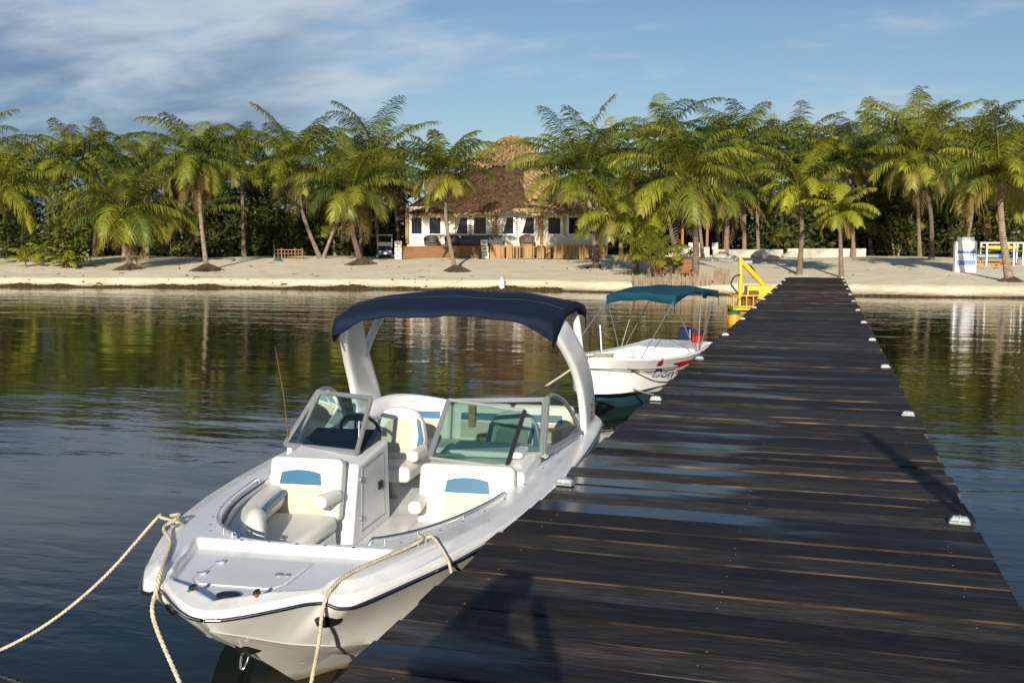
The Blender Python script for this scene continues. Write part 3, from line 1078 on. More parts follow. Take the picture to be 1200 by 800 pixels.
# deck moulding
rows = []
NW = 64
for o_, i_ in zip(outl, inl):
    r = []
    for f in (np.linspace(0, 1, NW) ** 1.7):
        x = o_[0] * (1 - f) + i_[0] * f
        y = o_[1] * (1 - f) + i_[1] * f
        d = math.hypot(x - o_[0], y - o_[1])
        top = 0.80 - 0.028 * float(sstep(1.0, 2.6, y)) - 0.01 * float(sstep(2.6, 5.0, y))
        g1 = 0.40 * float(sstep(0, 0.012, d)) + 0.50 * float(np.clip((d - 0.008) / 0.10, 0, 1)) + 0.10 * float(sstep(0.06, 0.2, d))
        zt = o_[2] + 0.016 + (top - o_[2] - 0.016) * g1
        hw = 0.385 + 0.20 * float(np.clip((y - 0.36) / 0.65, 0, 1))
        m_ = float(sstep(hw + 0.018, hw - 0.018, abs(x))) * float(sstep(0.10, 0.15, y - 0.72 * abs(x))) * float(sstep(1.03, 0.985, y))
        zt -= 0.050 * m_
        # the notch between the centre lip and the fork runs aft as a groove
        gx = abs(abs(x) - (0.452 + 0.24 * (y - 0.40)))
        gv = float(sstep(0.022, 0.006, gx)) * float(sstep(0.92, 0.70, y)) * (1 if d > 0.0 else 0)
        zt -= 0.022 * gv
        # a shallow tread along the fork
        tr_ = float(sstep(0.05, 0.035, abs(abs(x) - 0.655 - 0.30 * (y - 0.6)))) * float(sstep(0.62, 0.70, y)) * float(sstep(1.25, 1.15, y))
        zt -= 0.008 * tr_
        r.append((x, y, zt))
    # a bottom flange under the rail so that the deck edge has thickness
    rows.append([(o_[0], o_[1], o_[2] - 0.002), (o_[0] + 0.0, o_[1], o_[2] + 0.012)] + r + [(i_[0] - 0.004, i_[1] + 0.004, r[-1][2] - 0.02), (i_[0] + 0.015, i_[1] + 0.02, r[-1][2] - 0.055)])
mb = MB()
mirrored(mb, rows)
mb.build('deck', M['gel'], boat, smooth=42)
inner_top = {}
# cockpit liner: walls below the opening and the sole
mb = MB()
rows = []
for i_ in inl:
    rows.append([(max(0, i_[0] - 0.012), i_[1] + 0.012, 0.765), (max(0, i_[0] + 0.0), i_[1] + 0.01, 0.60), (max(0, i_[0] - 0.05), i_[1] + 0.04, 0.25), (0, i_[1] + 0.05, 0.25)])
mirrored(mb, rows)
mb.build('cockpit_liner', M['gel'], boat, smooth=40)
MB().box((0, 6.08, 0.44), (1.9, 0.06, 0.60)).build('transom', M['gel'], boat, bevel=0.02)
MB().box((0, 6.45, 0.12), (2.0, 0.62, 0.09)).build('swim_platform', M['gel'], boat, bevel=0.03)

# rub rail: black with a bright insert
for sgn in (1, -1):
    path = [(sgn * (p[0] + 0.006), p[1] - 0.005, p[2] - 0.006) for p in outl]
    rr = MB().tube(path, 0.0095, 8).build('rub_rail', M['plastic_black'], boat, smooth=60)
    path2 = [(sgn * (p[0] + 0.0145), p[1] - 0.010 * float(sstep(0.6, 0, p[1])), p[2] - 0.004) for p in outl]
    MB().tube(path2, 0.0045, 6).build('rail_insert', M['chrome'], rr, smooth=60)

# anchor hatch in the bow panel with its latches, black oval vent, nav lights
HZ = 0.752
hx = -0.05
mb = MB()
mb.prism([(hx - 0.20, 0.42, HZ - 0.006), (hx + 0.20, 0.42, HZ - 0.006), (hx + 0.235, 0.50, HZ - 0.006), (hx + 0.23, 0.86, HZ - 0.006), (hx - 0.26, 0.86, HZ - 0.006), (hx - 0.265, 0.50, HZ - 0.006)], (0, 0, 0.010))
hatch = mb.build('anchor_hatch', M['panel'], boat, bevel=0.004)
mb = MB()
hp = [(hx - 0.213, 0.405), (hx + 0.213, 0.405), (hx + 0.25, 0.495), (hx + 0.245, 0.875), (hx - 0.275, 0.875), (hx - 0.28, 0.495), (hx - 0.213, 0.405)]
mb.tube([(a, b_, HZ - 0.003) for a, b_ in hp], 0.0035, 6)
mb.build('hatch_seam', M['motorgrey'], hatch)
for (lx, ly) in ((hx - 0.262, 0.56), (hx - 0.258, 0.75)):
    m = MB()
    m.box((lx, ly, HZ + 0.008), (0.05, 0.022, 0.012), 0.2).box((lx + 0.02, ly, HZ + 0.014), (0.02, 0.03, 0.012), 0.2)
    m.build('latch', M['chrome'], hatch, bevel=0.003)
m = MB()
m.lathe([(0.0, 0.0), (0.022, 0.0), (0.022, 0.006), (0.012, 0.012), (0, 0.012)], (hx + 0.15, 0.62, HZ + 0.004), 14).lathe([(0.0, 0.0), (0.018, 0.0), (0.018, 0.006), (0, 0.01)], (hx + 0.195, 0.625, HZ + 0.004), 14)
m.build('hatch_lock', M['alu'], hatch, smooth=40)
MB().lathe([(0, 0), (0.062, 0), (0.062, 0.008), (0.048, 0.014), (0.040, 0.008), (0, 0.008)], (-0.01, 0.275, HZ + 0.004), 24, 1.0, 0.7).build('anchor_pulley_cap', M['dash'], boat, smooth=40)
for sx, mm in ((1, 'red'), (-1, 'green')):
    m = MB()
    X_, Y_, Z_ = sx * 0.17, 0.20, 0.775
    m.hexa([(X_ - .018, Y_, Z_), (X_ + .018, Y_, Z_), (X_ + .012, Y_ + .05, Z_), (X_ - .012, Y_ + .05, Z_), (X_ - .015, Y_ + .005, Z_ + .04), (X_ + .015, Y_ + .005, Z_ + .04), (X_ + .008, Y_ + .04, Z_ + .045), (X_ - .008, Y_ + .04, Z_ + .045)])
    nl = m.build('nav_light', M['plastic_black'], boat, bevel=0.004)
    MB().box((X_ + sx * 0.008, Y_ + .003, Z_ + .02), (0.016, 0.02, 0.022)).build('lens', M[mm], nl, bevel=0.003)

# hawse recesses in the bow flare, bow eye
for sx in (1, -1):
    m = MB()
    c0 = Vector(tuple(outl[46] * 0.68 + chi[46] * 0.32)); c0.x = (c0.x - 0.03) * sx
    n_ = Vector((sx * 0.62, -0.70, -0.35)).normalized()
    a_ = n_.cross(Vector((0, 0, 1))).normalized()
    b_ = a_.cross(n_)
    for rad, dd in ((0.062, 0.0),):
        ring = [c0 + n_ * 0.02 + a_ * 0.068 * math.cos(q) + b_ * 0.038 * math.sin(q) for q in np.linspace(0, 2 * math.pi, 20, endpoint=False)]
        m.prism(ring, -n_ * 0.07)
    hw = m.build('docking_light', M['plastic_black'], boat, smooth=40)
m = MB()
m.hexa([(-0.045, 0.40, 0.405), (0.045, 0.40, 0.405), (0.085, 0.56, 0.385), (-0.085, 0.56, 0.385), (-0.03, 0.36, 0.47), (0.03, 0.36, 0.47), (0.075, 0.56, 0.47), (-0.075, 0.56, 0.47)])
be = m.build('bow_eye_plate', M['plastic_black'], boat, bevel=0.01)
MB().tube([(-0.02, 0.43, 0.40)] + [(-0.02 + 0.02 - 0.02 * math.cos(q), 0.43 - 0.045 * math.sin(q) - 0.01, 0.395 - 0.06 * math.sin(q)) for q in np.linspace(0.2, math.pi - 0.2, 10)] + [(0.02, 0.43, 0.40)], 0.007, 8).build('bow_eye', M['chrome'], be, smooth=60)
m = MB()
m.box((0.12, 0.86, 0.19), (0.05, 0.035, 0.03), 0.5)
m.build('drain_fitting', M['alu'], boat, bevel=0.008)

# cleats on the gunwale and small fittings
def cleat(x, y, z, rz, parent):
    m = MB()
    c_, s_ = math.cos(rz), math.sin(rz)
    P = lambda a, b, h: (x + a * c_ - b * s_, y + a * s_ + b * c_, z + h)
    m.tube([P(-0.035, 0, 0), P(-0.03, 0, 0.03)], 0.009, 8).tube([P(0.035, 0, 0), P(0.03, 0, 0.03)], 0.009, 8)
    m.tube([P(-0.10, 0, 0.028), P(-0.05, 0, 0.034), P(0, 0, 0.036), P(0.05, 0, 0.034), P(0.10, 0, 0.028)], [0.006, 0.010, 0.011, 0.010, 0.006], 8)
    return m.build('cleat', M['chrome'], parent, smooth=50)


CLP, CLS = (0.72, 1.17), (-0.88, 1.26)
cleat(CLP[0], CLP[1], 0.792, 1.15, boat)
cleat(CLS[0], CLS[1], 0.788, -1.15 + math.pi, boat)
cleat(1.13, 4.75, 0.765, 1.6, boat)
mb = MB()
for i in range(62, len(inl) - 10, 5):
    for sx in (1, -1):
        p, q = inl[i], outl[i]
        mb.lathe([(0, 0), (0.009, 0), (0.007, 0.005), (0, 0.006)], (sx * (p[0] * 0.82 + q[0] * 0.18), p[1] * 0.82 + q[1] * 0.18, 0.798 - 0.028 * float(sstep(1.0, 2.6, p[1])) - 0.01 * float(sstep(2.6, 5, p[1]))), 8)
for x in np.linspace(-0.32, 0.36, 5):
    mb.lathe([(0, 0), (0.009, 0), (0.007, 0.005), (0, 0.006)], (x, 1.035, 0.797), 8)
mb.build('snap_fastener', M['plastic_black'], boat, smooth=40)

# grab rails along the bow opening
for sx, a0, a1 in ((1, 50, 90), (-1, 40, 90)):
    zr = lambda i: 0.828 - 0.03 * float(sstep(1.0, 2.6, inl[i][1]))
    pts = [(sx * (inl[i][0] + 0.014), inl[i][1] - 0.015, zr(i)) for i in range(a0, a1, 2)]
    pts = [(pts[0][0] - sx * 0.02, pts[0][1] - 0.02, 0.79)] + pts + [(pts[-1][0], pts[-1][1] + 0.03, 0.765)]
    gr = MB().tube(crom(pts, 3), 0.0105, 8).build('grab_rail', M['chrome'], boat, smooth=60)
    for i in range(a0 + 6, a1 - 3, 11):
        MB().tube([(sx * (inl[i][0] + 0.014), inl[i][1] - 0.015, 0.76), (sx * (inl[i][0] + 0.014), inl[i][1] - 0.015, zr(i))], 0.008, 8).build('rail_post', M['chrome'], gr, smooth=60)
    # dark trim line just inside the opening
    MB().tube([(sx * max(0.0, inl[i][0] - 0.010), inl[i][1] + 0.008, 0.788 - 0.028 * float(sstep(1.0, 2.6, inl[i][1]))) for i in range(30, a1)], 0.005, 6).build('opening_trim', M['rubber'], boat, smooth=60)


def soft(name, c, s, mm, parent, bevel=0.045, rz=0.0, tilt=0.0, seg=4):
    """a padded block"""
    return MB().box((0, 0, 0), s, 0, Matrix.Rotation(tilt, 4, 'X')).build(name, mm, parent, bevel=bevel, seg=seg, loc=c) if not rz else MB().box((0, 0, 0), s, rz, Matrix.Rotation(tilt, 4, 'X')).build(name, mm, parent, bevel=bevel, seg=seg, loc=c)


def panel_on(name, c, wtop, wbot, h, tilt, mm, parent, arch=0.0, th=0.012):
    """a flat stitched panel (facing the bow) lying on a tilted cushion"""
    T = Matrix.Translation(c) @ Matrix.Rotation(tilt, 4, 'X')
    top = [(wtop / 2 - wtop * k / 10, 0, h / 2 + arch * (1 - (2 * k / 10 - 1) ** 2)) for k in range(11)]
    poly = [(-wbot / 2, 0, -h / 2), (wbot / 2, 0, -h / 2)] + top
    return MB().prism([T @ Vector(p) for p in poly], T.to_3x3() @ Vector((0, -th, 0))).build(name, mm, parent, bevel=0.004)


# bow seats, one on each side of the walkway
for sx, xa, xb in ((-1, -0.93, -0.36), (1, 0.23, 0.93)):
    xc, wx = (xa + xb) / 2, xb - xa
    # cushion tapers forward along the curve of the bow
    m = MB()
    if sx < 0:
        poly = [(-0.36, 2.62), (-0.36, 1.88), (-0.50, 1.68), (-0.62, 1.72), (-0.86, 2.45), (-0.88, 2.62)]
    else:
        poly = [(0.23, 2.62), (0.23, 1.95), (0.42, 1.74), (0.60, 1.74), (0.84, 2.40), (0.87, 2.62)]
    m.prism([(x, y, 0.40) for x, y in poly], (0, 0, 0.13))
    m.build('bow_seat_cushion', M['vinyl'], boat, bevel=0.05, seg=4)
    m = MB()
    m.prism([(x * 0.96 + xc * 0.04, y * 0.98 + 2.3 * 0.02, 0.24) for x, y in poly], (0, 0, 0.17))
    m.build('bow_seat_base', M['gel'], boat, bevel=0.02)
    bk = soft('bow_backrest', (xc, 2.72, 0.685), (wx, 0.14, 0.46), M['vinyl'], boat, bevel=0.05, tilt=-0.24)
    panel_on('blue_band', (0.02 * sx, -0.054, 0.085), 0.30, 0.33, 0.085, -0.24, M['blue'], bk, arch=0.022)
    panel_on('beige_panel', (0.02 * sx, -0.093, -0.078), 0.34, 0.42, 0.22, -0.24, M['beige'], bk)
    T_ = Matrix.Rotation(-0.24, 4, 'X')
    m = MB()
    for xq in (-0.235, 0.235):
        m.tube([T_ @ Vector((xq * wx / 0.6, -0.0705, zz)) for zz in (-0.20, 0.0, 0.19)], 0.0035, 6)
    m.tube([T_ @ Vector((xq * wx, -0.0705, 0.185)) for xq in (-0.45, 0, 0.45)], 0.0035, 6)
    m.build('piping', M['beige'], bk, smooth=60)
    ax = -0.40 if sx < 0 else 0.27
    soft('armrest', (ax, 2.53, 0.665), (0.10, 0.29, 0.095), M['vinyl'], boat, bevel=0.04, rz=0.12 * sx)
    # side bolster along the coaming
    bol = MB().tube(crom([(sx * 0.66, 1.62, 0.60), (sx * 0.755, 1.95, 0.62), (sx * 0.83, 2.3, 0.63), (sx * 0.875, 2.62, 0.63)], 4), [0.07] + [0.10] * 12, 14).build('side_bolster', M['vinyl'], boat, smooth=60)
    m = MB()
    m.tube(crom([(sx * 0.585, 1.72, 0.64), (sx * 0.662, 1.98, 0.66), (sx * 0.735, 2.3, 0.67), (sx * 0.78, 2.60, 0.67)], 4), 0.030, 8)
    m.build('blue_stripe', M['blue'], bol, smooth=60)
# arch-shaped arm bolster with cup holder at the head of the starboard seat
pts = [(-0.70, 2.02, 0.42), (-0.69, 1.99, 0.60), (-0.65, 1.90, 0.69), (-0.60, 1.78, 0.68), (-0.545, 1.68, 0.58), (-0.52, 1.64, 0.40)]
MB().tube(crom(pts, 5), 0.062, 12).build('arch_bolster', M['vinyl'], boat, smooth=60)
MB().lathe([(0, 0), (0.045, 0), (0.05, 0.09), (0.042, 0.09), (0.04, 0.01), (0, 0.01)], (-0.66, 1.80, 0.46), 18).build('cup_holder', M['plastic_black'], boat, smooth=40)
# speaker on the front liner
MB().box((0.0, 1.31, 0.5), (0.7, 0.03, 0.36)).build('bow_kick_panel', M['gel'], boat, bevel=0.01)

# consoles
def console(xa, xb, dash):
    s = 1 if xa > 0 else -1
    m = MB()
    m.hexa([(xa, 2.72, 0.24), (xb, 2.72, 0.24), (xb, 3.62, 0.24), (xa, 3.62, 0.24), (xa, 2.88, 0.84), (xb, 2.88, 0.84), (xb, 3.58, 0.90), (xa, 3.58, 0.90)])
    return m.build('console', M['gel'], boat, bevel=0.03, seg=3)


ks = console(-0.97, -0.30, True)
kp = console(0.20, 0.97, False)
# fittings on the walkway face of the starboard console
m = MB()
for (y, z) in ((2.93, 0.72), (2.93, 0.42)):
    m.lathe([(0, 0), (0.024, 0), (0.024, 0.01), (0.012, 0.014), (0, 0.014)], (0, 0, 0), 14)
    n_ = len(m.v) - 14 * 5
    for i in range(n_, len(m.v)):
        x, yy, zz = m.v[i]
        m.v[i] = (-0.299 + zz, y + x, z + yy)
m.build('latch', M['alu'], ks, smooth=40)
m = MB()
m.tube([(-0.2985, 2.93, 0.32), (-0.2985, 2.96, 0.80), (-0.2985, 3.44, 0.83), (-0.2985, 3.46, 0.32), (-0.2985, 2.93, 0.32)], 0.004, 6)
m.build('door_seam', M['alu'], ks)
MB().box((-0.296, 3.36, 0.58), (0.02, 0.09, 0.07)).build('switch_plate', M['plastic_black'], ks, bevel=0.012)
# dash with wheel under the starboard windshield
m = MB()
m.hexa([(-0.95, 3.30, 0.885), (-0.36, 3.20, 0.885), (-0.36, 3.62, 0.89), (-0.95, 3.62, 0.89), (-0.93, 3.40, 0.93), (-0.38, 3.32, 0.93), (-0.38, 3.60, 0.985), (-0.93, 3.60, 0.985)])
m.build('dash_cover', M['dash'], ks, bevel=0.03, seg=3)
m = MB()
wc, wn = Vector((-0.62, 3.80, 0.93)), Vector((0, 0.85, 0.52)).normalized()
wa = Vector((1, 0, 0)); wb = wn.cross(wa)
m.tube([wc + wa * 0.17 * math.cos(q) + wb * 0.17 * math.sin(q) for q in np.linspace(0, 2 * math.pi, 25)], 0.014, 8)
for q in (0.5, 2.64, 4.71):
    m.tube([wc, wc + wa * 0.17 * math.cos(q) + wb * 0.17 * math.sin(q)], 0.010, 6)
m.tube([wc, wc - wn * 0.2], 0.03, 10)
m.build('steering_wheel', M['plastic_black'], boat, smooth=60)
m = MB()
m.box((-0.55, 3.50, 1.09), (0.13, 0.03, 0.055)).tube([(-0.55, 3.5, 1.06), (-0.56, 3.52, 0.95)], 0.012, 6)
m.build('rear_mirror', M['plastic_black'], boat, bevel=0.008)
# dashboard pod on the port console top
MB().box((0.6, 3.35, 0.905), (0.6, 0.4, 0.05)).build('glove_box', M['gel'], kp, bevel=0.02)

# windshield: two front panes, two curved side panes
def frame_pane(P, r, name, gm='tint', pname='pane'):
    """a framed pane: P is the outline"""
    f = MB()
    for i in range(len(P)):
        a, b = Vector(P[i]), Vector(P[(i + 1) % len(P)])
        f.tube([a, b], r, 6)
    fo = f.build(name, M['alu'], boat, smooth=40)
    c = sum((Vector(p) for p in P), Vector()) / len(P)
    q = [c + (Vector(p) - c) * 0.985 for p in P]
    g = MB().add(q, [tuple(range(len(q)))])
    g.build(pname, M[gm], fo)
    return fo


WS = [(-0.385, 3.08, 0.895), (-0.40, 3.46, 1.255), (-0.99, 3.78, 1.245), (-1.13, 3.42, 0.86)]
frame_pane(WS, 0.021, 'windshield_frame')
WP = [(0.20, 3.07, 0.895), (0.24, 3.47, 1.255), (0.96, 3.76, 1.245), (1.0, 3.40, 0.875)]
frame_pane(WP, 0.021, 'windshield_frame')
# the centre pane folded back onto the port pane
CP = [(0.215, 3.035, 0.885), (0.255, 3.435, 1.268), (0.86, 3.44, 1.20), (0.80, 3.05, 0.835)]
cpf = frame_pane(CP, 0.016, 'folding_centre_pane')
m = MB()
m.tube([Vector(CP[2]), Vector(CP[3])], 0.019, 6)
m.build('hinge_seal', M['rubber'], cpf, smooth=40)
for sx in (1, -1):
    base0, base1 = Vector((sx * 1.01, 3.42, 0.87)), Vector((sx * 1.115, 4.75, 0.80))
    topc = [Vector((sx * 0.975, 3.78, 1.25)), Vector((sx * 0.99, 4.0, 1.245)), Vector((sx * 1.03, 4.3, 1.15)), Vector((sx * 1.075, 4.55, 0.99)), base1]
    ol = [base0] + [Vector(p) for p in crom([tuple(p) for p in topc], 4)]
    f = MB()
    for i in range(len(ol)):
        a, b = ol[i], ol[(i + 1) % len(ol)]
        f.tube([a, b], 0.027 if i in (0, len(ol) - 1) else 0.020, 6)
    fo = f.build('side_window_frame', M['alu'], boat, smooth=40)
    MB().add([p + Vector((-sx * 0.002, 0, 0)) for p in ol], [tuple(range(len(ol)))]).build('pane', M['sideglass'], fo)

# captain's chairs, stern bench, engine cover
def chair(x, y, rz=0):
    b = soft('helm_seat', (x, y, 0.50), (0.46, 0.46, 0.14), M['vinyl'], boat, bevel=0.05)
    MB().tube([(0, 0, -0.25), (0, 0, -0.05)], 0.06, 12).build('pedestal', M['alu'], b, smooth=60)
    k = MB()
    # rounded back, narrower at the top
    prof = [(-0.23, -0.02), (-0.25, 0.18), (-0.22, 0.34), (-0.15, 0.44), (0, 0.47), (0.15, 0.44), (0.22, 0.34), (0.25, 0.18), (0.23, -0.02)]
    T = Matrix.Translation((0, 0.20, 0.06)) @ Matrix.Rotation(-0.22, 4, 'X')
    k.prism([T @ Vector((a, -0.06, c)) for a, c in prof], T.to_3x3() @ Vector((0, 0.13, 0)))
    bk = k.build('seat_back', M['vinyl'], b, bevel=0.045, seg=4)
    q = MB()
    q.prism([T @ Vector((a * 0.62, -0.072, 0.06 + c * 0.62)) for a, c in prof], T.to_3x3() @ Vector((0, 0.014, 0)))
    q.build('beige_panel', M['beige'], b, bevel=0.004)
    for sx in (1, -1):
        q = MB()
        q.prism([T @ Vector((sx * a, -0.066, c)) for a, c in ((0.17, 0.02), (0.232, 0.03), (0.238, 0.18), (0.20, 0.34), (0.165, 0.36), (0.19, 0.2))], T.to_3x3() @ Vector((0, 0.014, 0)))
        q.build('blue_flash', M['blue'], b, bevel=0.003)
        soft('arm_pad', (sx * 0.25, -0.02, 0.16), (0.09, 0.34, 0.10), M['vinyl'], b, bevel=0.035)
    return b


chair(-0.50, 4.25)
chair(0.55, 4.25)
sb = soft('stern_bench', (0.0, 5.30, 0.44), (1.86, 0.52, 0.22), M['vinyl'], boat, bevel=0.05)
for xc in (-0.62, 0.0, 0.62):
    bk = soft('bench_back', (xc, 5.60, 0.70), (0.61, 0.15, 0.40), M['vinyl'], boat, bevel=0.05, tilt=-0.2)
    panel_on('blue_band', (0, -0.064, 0.075), 0.40, 0.40, 0.07, -0.2, M['blue'], bk)
    panel_on('beige_panel', (0, -0.090, -0.055), 0.40, 0.40, 0.16, -0.2, M['beige'], bk)
m = MB()
m.hexa([(-0.95, 5.66, 0.55), (0.95, 5.66, 0.55), (0.92, 6.08, 0.55), (-0.92, 6.08, 0.55), (-0.9, 5.68, 0.84), (0.9, 5.68, 0.84), (0.85, 6.02, 0.80), (-0.85, 6.02, 0.80)])
m.build('sun_pad', M['vinyl'], boat, bevel=0.07, seg=4)
# rounded coaming at the starboard quarter with a speaker panel
m = MB()
m.tube(crom([(-1.02, 4.5, 0.77), (-1.02, 5.0, 0.83), (-0.98, 5.5, 0.87), (-0.80, 5.8, 0.86), (-0.45, 5.9, 0.83)], 5), [0.05 + 0.04 * math.sin(k / 20 * math.pi) for k in range(21)], 12)
m.build('quarter_coaming', M['gel'], boat, smooth=60)
MB().box((-0.08, 5.52, 0.80), (0.07, 0.10, 0.24)).build('cork_panel', M['gold'], boat, bevel=0.008)

# tower legs
def leg(sx, parent):
    path = [(1.09, 5.36, 0.72, 0.68), (1.10, 5.28, 0.95, 0.62), (1.09, 5.10, 1.22, 0.55), (1.05, 4.84, 1.48, 0.50), (0.97, 4.55, 1.72, 0.47), (0.90, 4.44, 1.81, 0.46)]
    P = crom(path, 5)
    rows = []
    for (x, y, z, c) in P:
        t = 0.040
        ring = []
        for q in np.linspace(0, 2 * math.pi, 24, endpoint=False):
            cx, cy = math.cos(q), math.sin(q)
            ex = abs(cx) ** 0.38 * (1 if cx > 0 else -1)
            ey = abs(cy) ** 0.38 * (1 if cy > 0 else -1)
            ring.append((sx * (x + t * ex), y + c / 2 * ey, z + 0.12 * c * ey))
        rows.append(ring)
    mb = MB()
    mb.grid(rows, close=True)
    n = len(rows)
    mb.f.append(tuple(range(24))); mb.mi.append(0)
    mb.f.append(tuple((n - 1) * 24 + j for j in range(24))); mb.mi.append(0)
    lg = mb.build('tower_leg', M['gel'], parent, smooth=50)
    # rear stay from the leg up and aft to the canopy
    MB().tube(crom([(sx * 1.06, 5.10, 1.40), (sx * 1.02, 5.22, 1.60), (sx * 0.97, 5.38, 1.78), (sx * 0.92, 5.52, 1.88)], 4), 0.038, 10).build('tower_stay', M['gel'], parent, smooth=60)
    return lg


lp = leg(1, boat)
leg(-1, boat)
MB().tube(crom([(-0.88, 4.42, 1.86), (-0.5, 4.40, 1.90), (0, 4.40, 1.91), (0.5, 4.40, 1.90), (0.88, 4.42, 1.86)], 4), 0.04, 10).build('tower_crossbar', M['gel'], boat, smooth=60)
MB().tube(crom([(-0.92, 5.50, 1.89), (0, 5.52, 1.95), (0.92, 5.50, 1.89)], 5), 0.03, 8).build('canopy_bow', M['alu'], boat, smooth=60)
# the mark on the port leg, lettered as far as it can be read
cu = bpy.data.curves.new('leg_mark', 'FONT')
cu.body = '213'
cu.size = 0.125
cu.extrude = 0.001
cu.align_x = 'CENTER'
tmp = bpy.data.objects.new('leg_mark', cu)
COL.objects.link(tmp)
bpy.context.view_layer.update()
me = bpy.data.meshes.new_from_object(tmp)
bpy.data.objects.remove(tmp)
lm = bpy.data.objects.new('leg_mark', me)
me.materials.clear(); me.materials.append(M['plastic_black'])
COL.objects.link(lm)
lm.parent = lp
lm.matrix_local = Matrix.Translation((1.1435, 5.32, 0.90)) @ Matrix(((0, 0, 1, 0), (1, 0, 0, 0), (0, 1, 0, 0), (0, 0, 0, 1))) @ Matrix.Rotation(R_(90), 4, 'Z')

# navy canopy: sheet with turned-down edges, sagging corners
def canopy(rows, name, mm, parent, th=0.012):
    mb = MB()
    mb.grid(rows)
    return mb.build(name, mm, parent, smooth=70, solid=th, off=0)


rows = []
NU, NV = 30, 26
for i in range(NU + 1):
    u = -1 + 2 * i / NU
    r = []
    yf = 4.05 + 0.06 * u * u
    yb = 5.75 - 0.12 * u * u
    ax = abs(u)
    for j in range(NV + 1):
        v = j / NV
        y = yf + (yb - yf) * v
        z = 1.90 + 0.125 * math.sin(math.pi * (0.08 + 0.78 * v)) + 0.03 * v - 0.095 * ax ** 2.4
        z += 0.007 * math.sin(u * 9 + v * 5) + 0.006 * math.sin(v * 14 + u * 4) + 0.004 * math.sin(u * 23 + v * 3) * (1 - v)
        x = u * (0.955 + 0.06 * v)
        r.append([x, y, z])
    # front flap hangs down, deepest at the corners
    fl = [[r[0][0], yf - 0.02, r[0][2] - 0.055 - 0.09 * float(sstep(0.70, 1.0, ax))], [r[0][0], yf - 0.015, r[0][2] - 0.03]]
    bl = [[r[-1][0], yb + 0.015, r[-1][2] - 0.03], [r[-1][0], yb + 0.01, r[-1][2] - 0.10]]
    rows.append(fl + r + bl)
# side flaps
def drop(row, dx, s):
    o = []
    n = len(row)
    for j, p in enumerate(row):
        f = j / (n - 1)
        if j < 2:
            o.append([p[0] + dx, p[1], p[2] - (0.05 + 0.09 * j) * s])
            continue
        dz = 0.075 + 0.14 * float(sstep(0.42, 0.0, f)) + 0.05 * float(sstep(0.7, 1.0, f))
        o.append([p[0] + dx, p[1], p[2] - dz * s])
    return o


rows = [drop(rows[0], -0.012, 1.0), drop(rows[0], -0.018, 0.4)] + rows + [drop(rows[-1], 0.018, 0.4), drop(rows[-1], 0.012, 1.0)]
cn = canopy(rows, 'canopy', M['navy'], boat)
for col in (10, 19):
    MB().tube([(r[col][0], r[col][1], r[col][2] + 0.005) for r in rows], 0.0065, 6).build('seam', M['dash'], cn, smooth=60)
MB().tube([(r[0][0], r[0][1] - 0.004, r[0][2] + 0.012) for r in rows[2:-2]], 0.005, 6).build('hem', M['dash'], cn, smooth=60)

# whip antenna on the starboard gunwale
an = MB().tube([(-1.09, 3.42, 0.76), (-1.10, 3.44, 0.83)], [0.028, 0.02], 10).build('antenna_mount', M['gel'], boat, smooth=50)
MB().tube([(-1.10, 3.44, 0.82), (-1.155, 3.47, 1.25), (-1.24, 3.50, 1.66)], [0.006, 0.005, 0.003], 6).build('antenna', M['rust'], an, smooth=60)
MB().tube([(-0.40, 3.16, 0.9), (-0.40, 3.18, 1.12)], 0.004, 6).build('burgee_rod', M['whitepaint'], boat, smooth=60)

# ------------------------------------------------------------------ mooring ropes
def rope(name, pts, r, label, mm='rope', group='mooring ropes'):
    o = rope_mesh(pts, r).build(name, M[mm], None, smooth=60)
    return tag(o, label, 'rope', group)


c = bw((CLS[0], CLS[1], 0.83))
far = atz(-60, 780, 0.0)
pts = [bw((CLS[0] + 0.05, CLS[1] + 0.05, 0.80)), bw((CLS[0] + 0.06, CLS[1] - 0.05, 0.83)), bw((CLS[0] - 0.02, CLS[1] - 0.10, 0.865)), bw((CLS[0] - 0.10, CLS[1] - 0.03, 0.83))]
end = far
st = pts[-1]
for f in (0.25, 0.5, 0.75, 1.0):
    p = st * (1 - f) + end * f
    p[2] -= 0.30 * 4 * f * (1 - f) * 0.55
    pts.append(p)
rope('mooring_rope', pts, 0.0100, 'cream rope running from the starboard bow cleat down left into the water')
pts = [bw((CLS[0] - 0.06, CLS[1] + 0.06, 0.83)), bw((CLS[0] + 0.03, CLS[1] + 0.02, 0.855)), bw((CLS[0] + 0.05, CLS[1] - 0.06, 0.85)), bw((CLS[0] + 0.03, CLS[1] - 0.16, 0.82)), bw((-0.66, 0.85, 0.815)), bw((-0.50, 0.50, 0.805)), bw((-0.455, 0.36, 0.73)), bw((-0.45, 0.31, 0.60))]
e2 = atz(258, 890, 0.0)
st = pts[-1]
for f in (0.33, 0.66, 1.0):
    p = st * (1 - f) + e2 * f
    p[2] -= 0.05 * 4 * f * (1 - f)
    pts.append(p)
rope('mooring_rope', pts, 0.0115, 'cream rope hanging over the starboard bow straight down to the water')
pts = [bw((CLP[0] + 0.03, CLP[1] + 0.09, 0.82)), bw((CLP[0] - 0.03, CLP[1] + 0.02, 0.84)), bw((CLP[0] + 0.02, CLP[1] - 0.06, 0.85)), bw((CLP[0] - 0.05, CLP[1] - 0.18, 0.825)), bw((0.56, 0.72, 0.815)), bw((0.49, 0.50, 0.80)), bw((0.462, 0.36, 0.73)), bw((0.45, 0.31, 0.55))]
e3 = atz(352, 870, 0.0)
st = pts[-1]
for f in (0.4, 0.7, 1.0):
    p = st * (1 - f) + e3 * f
    pts.append(p)
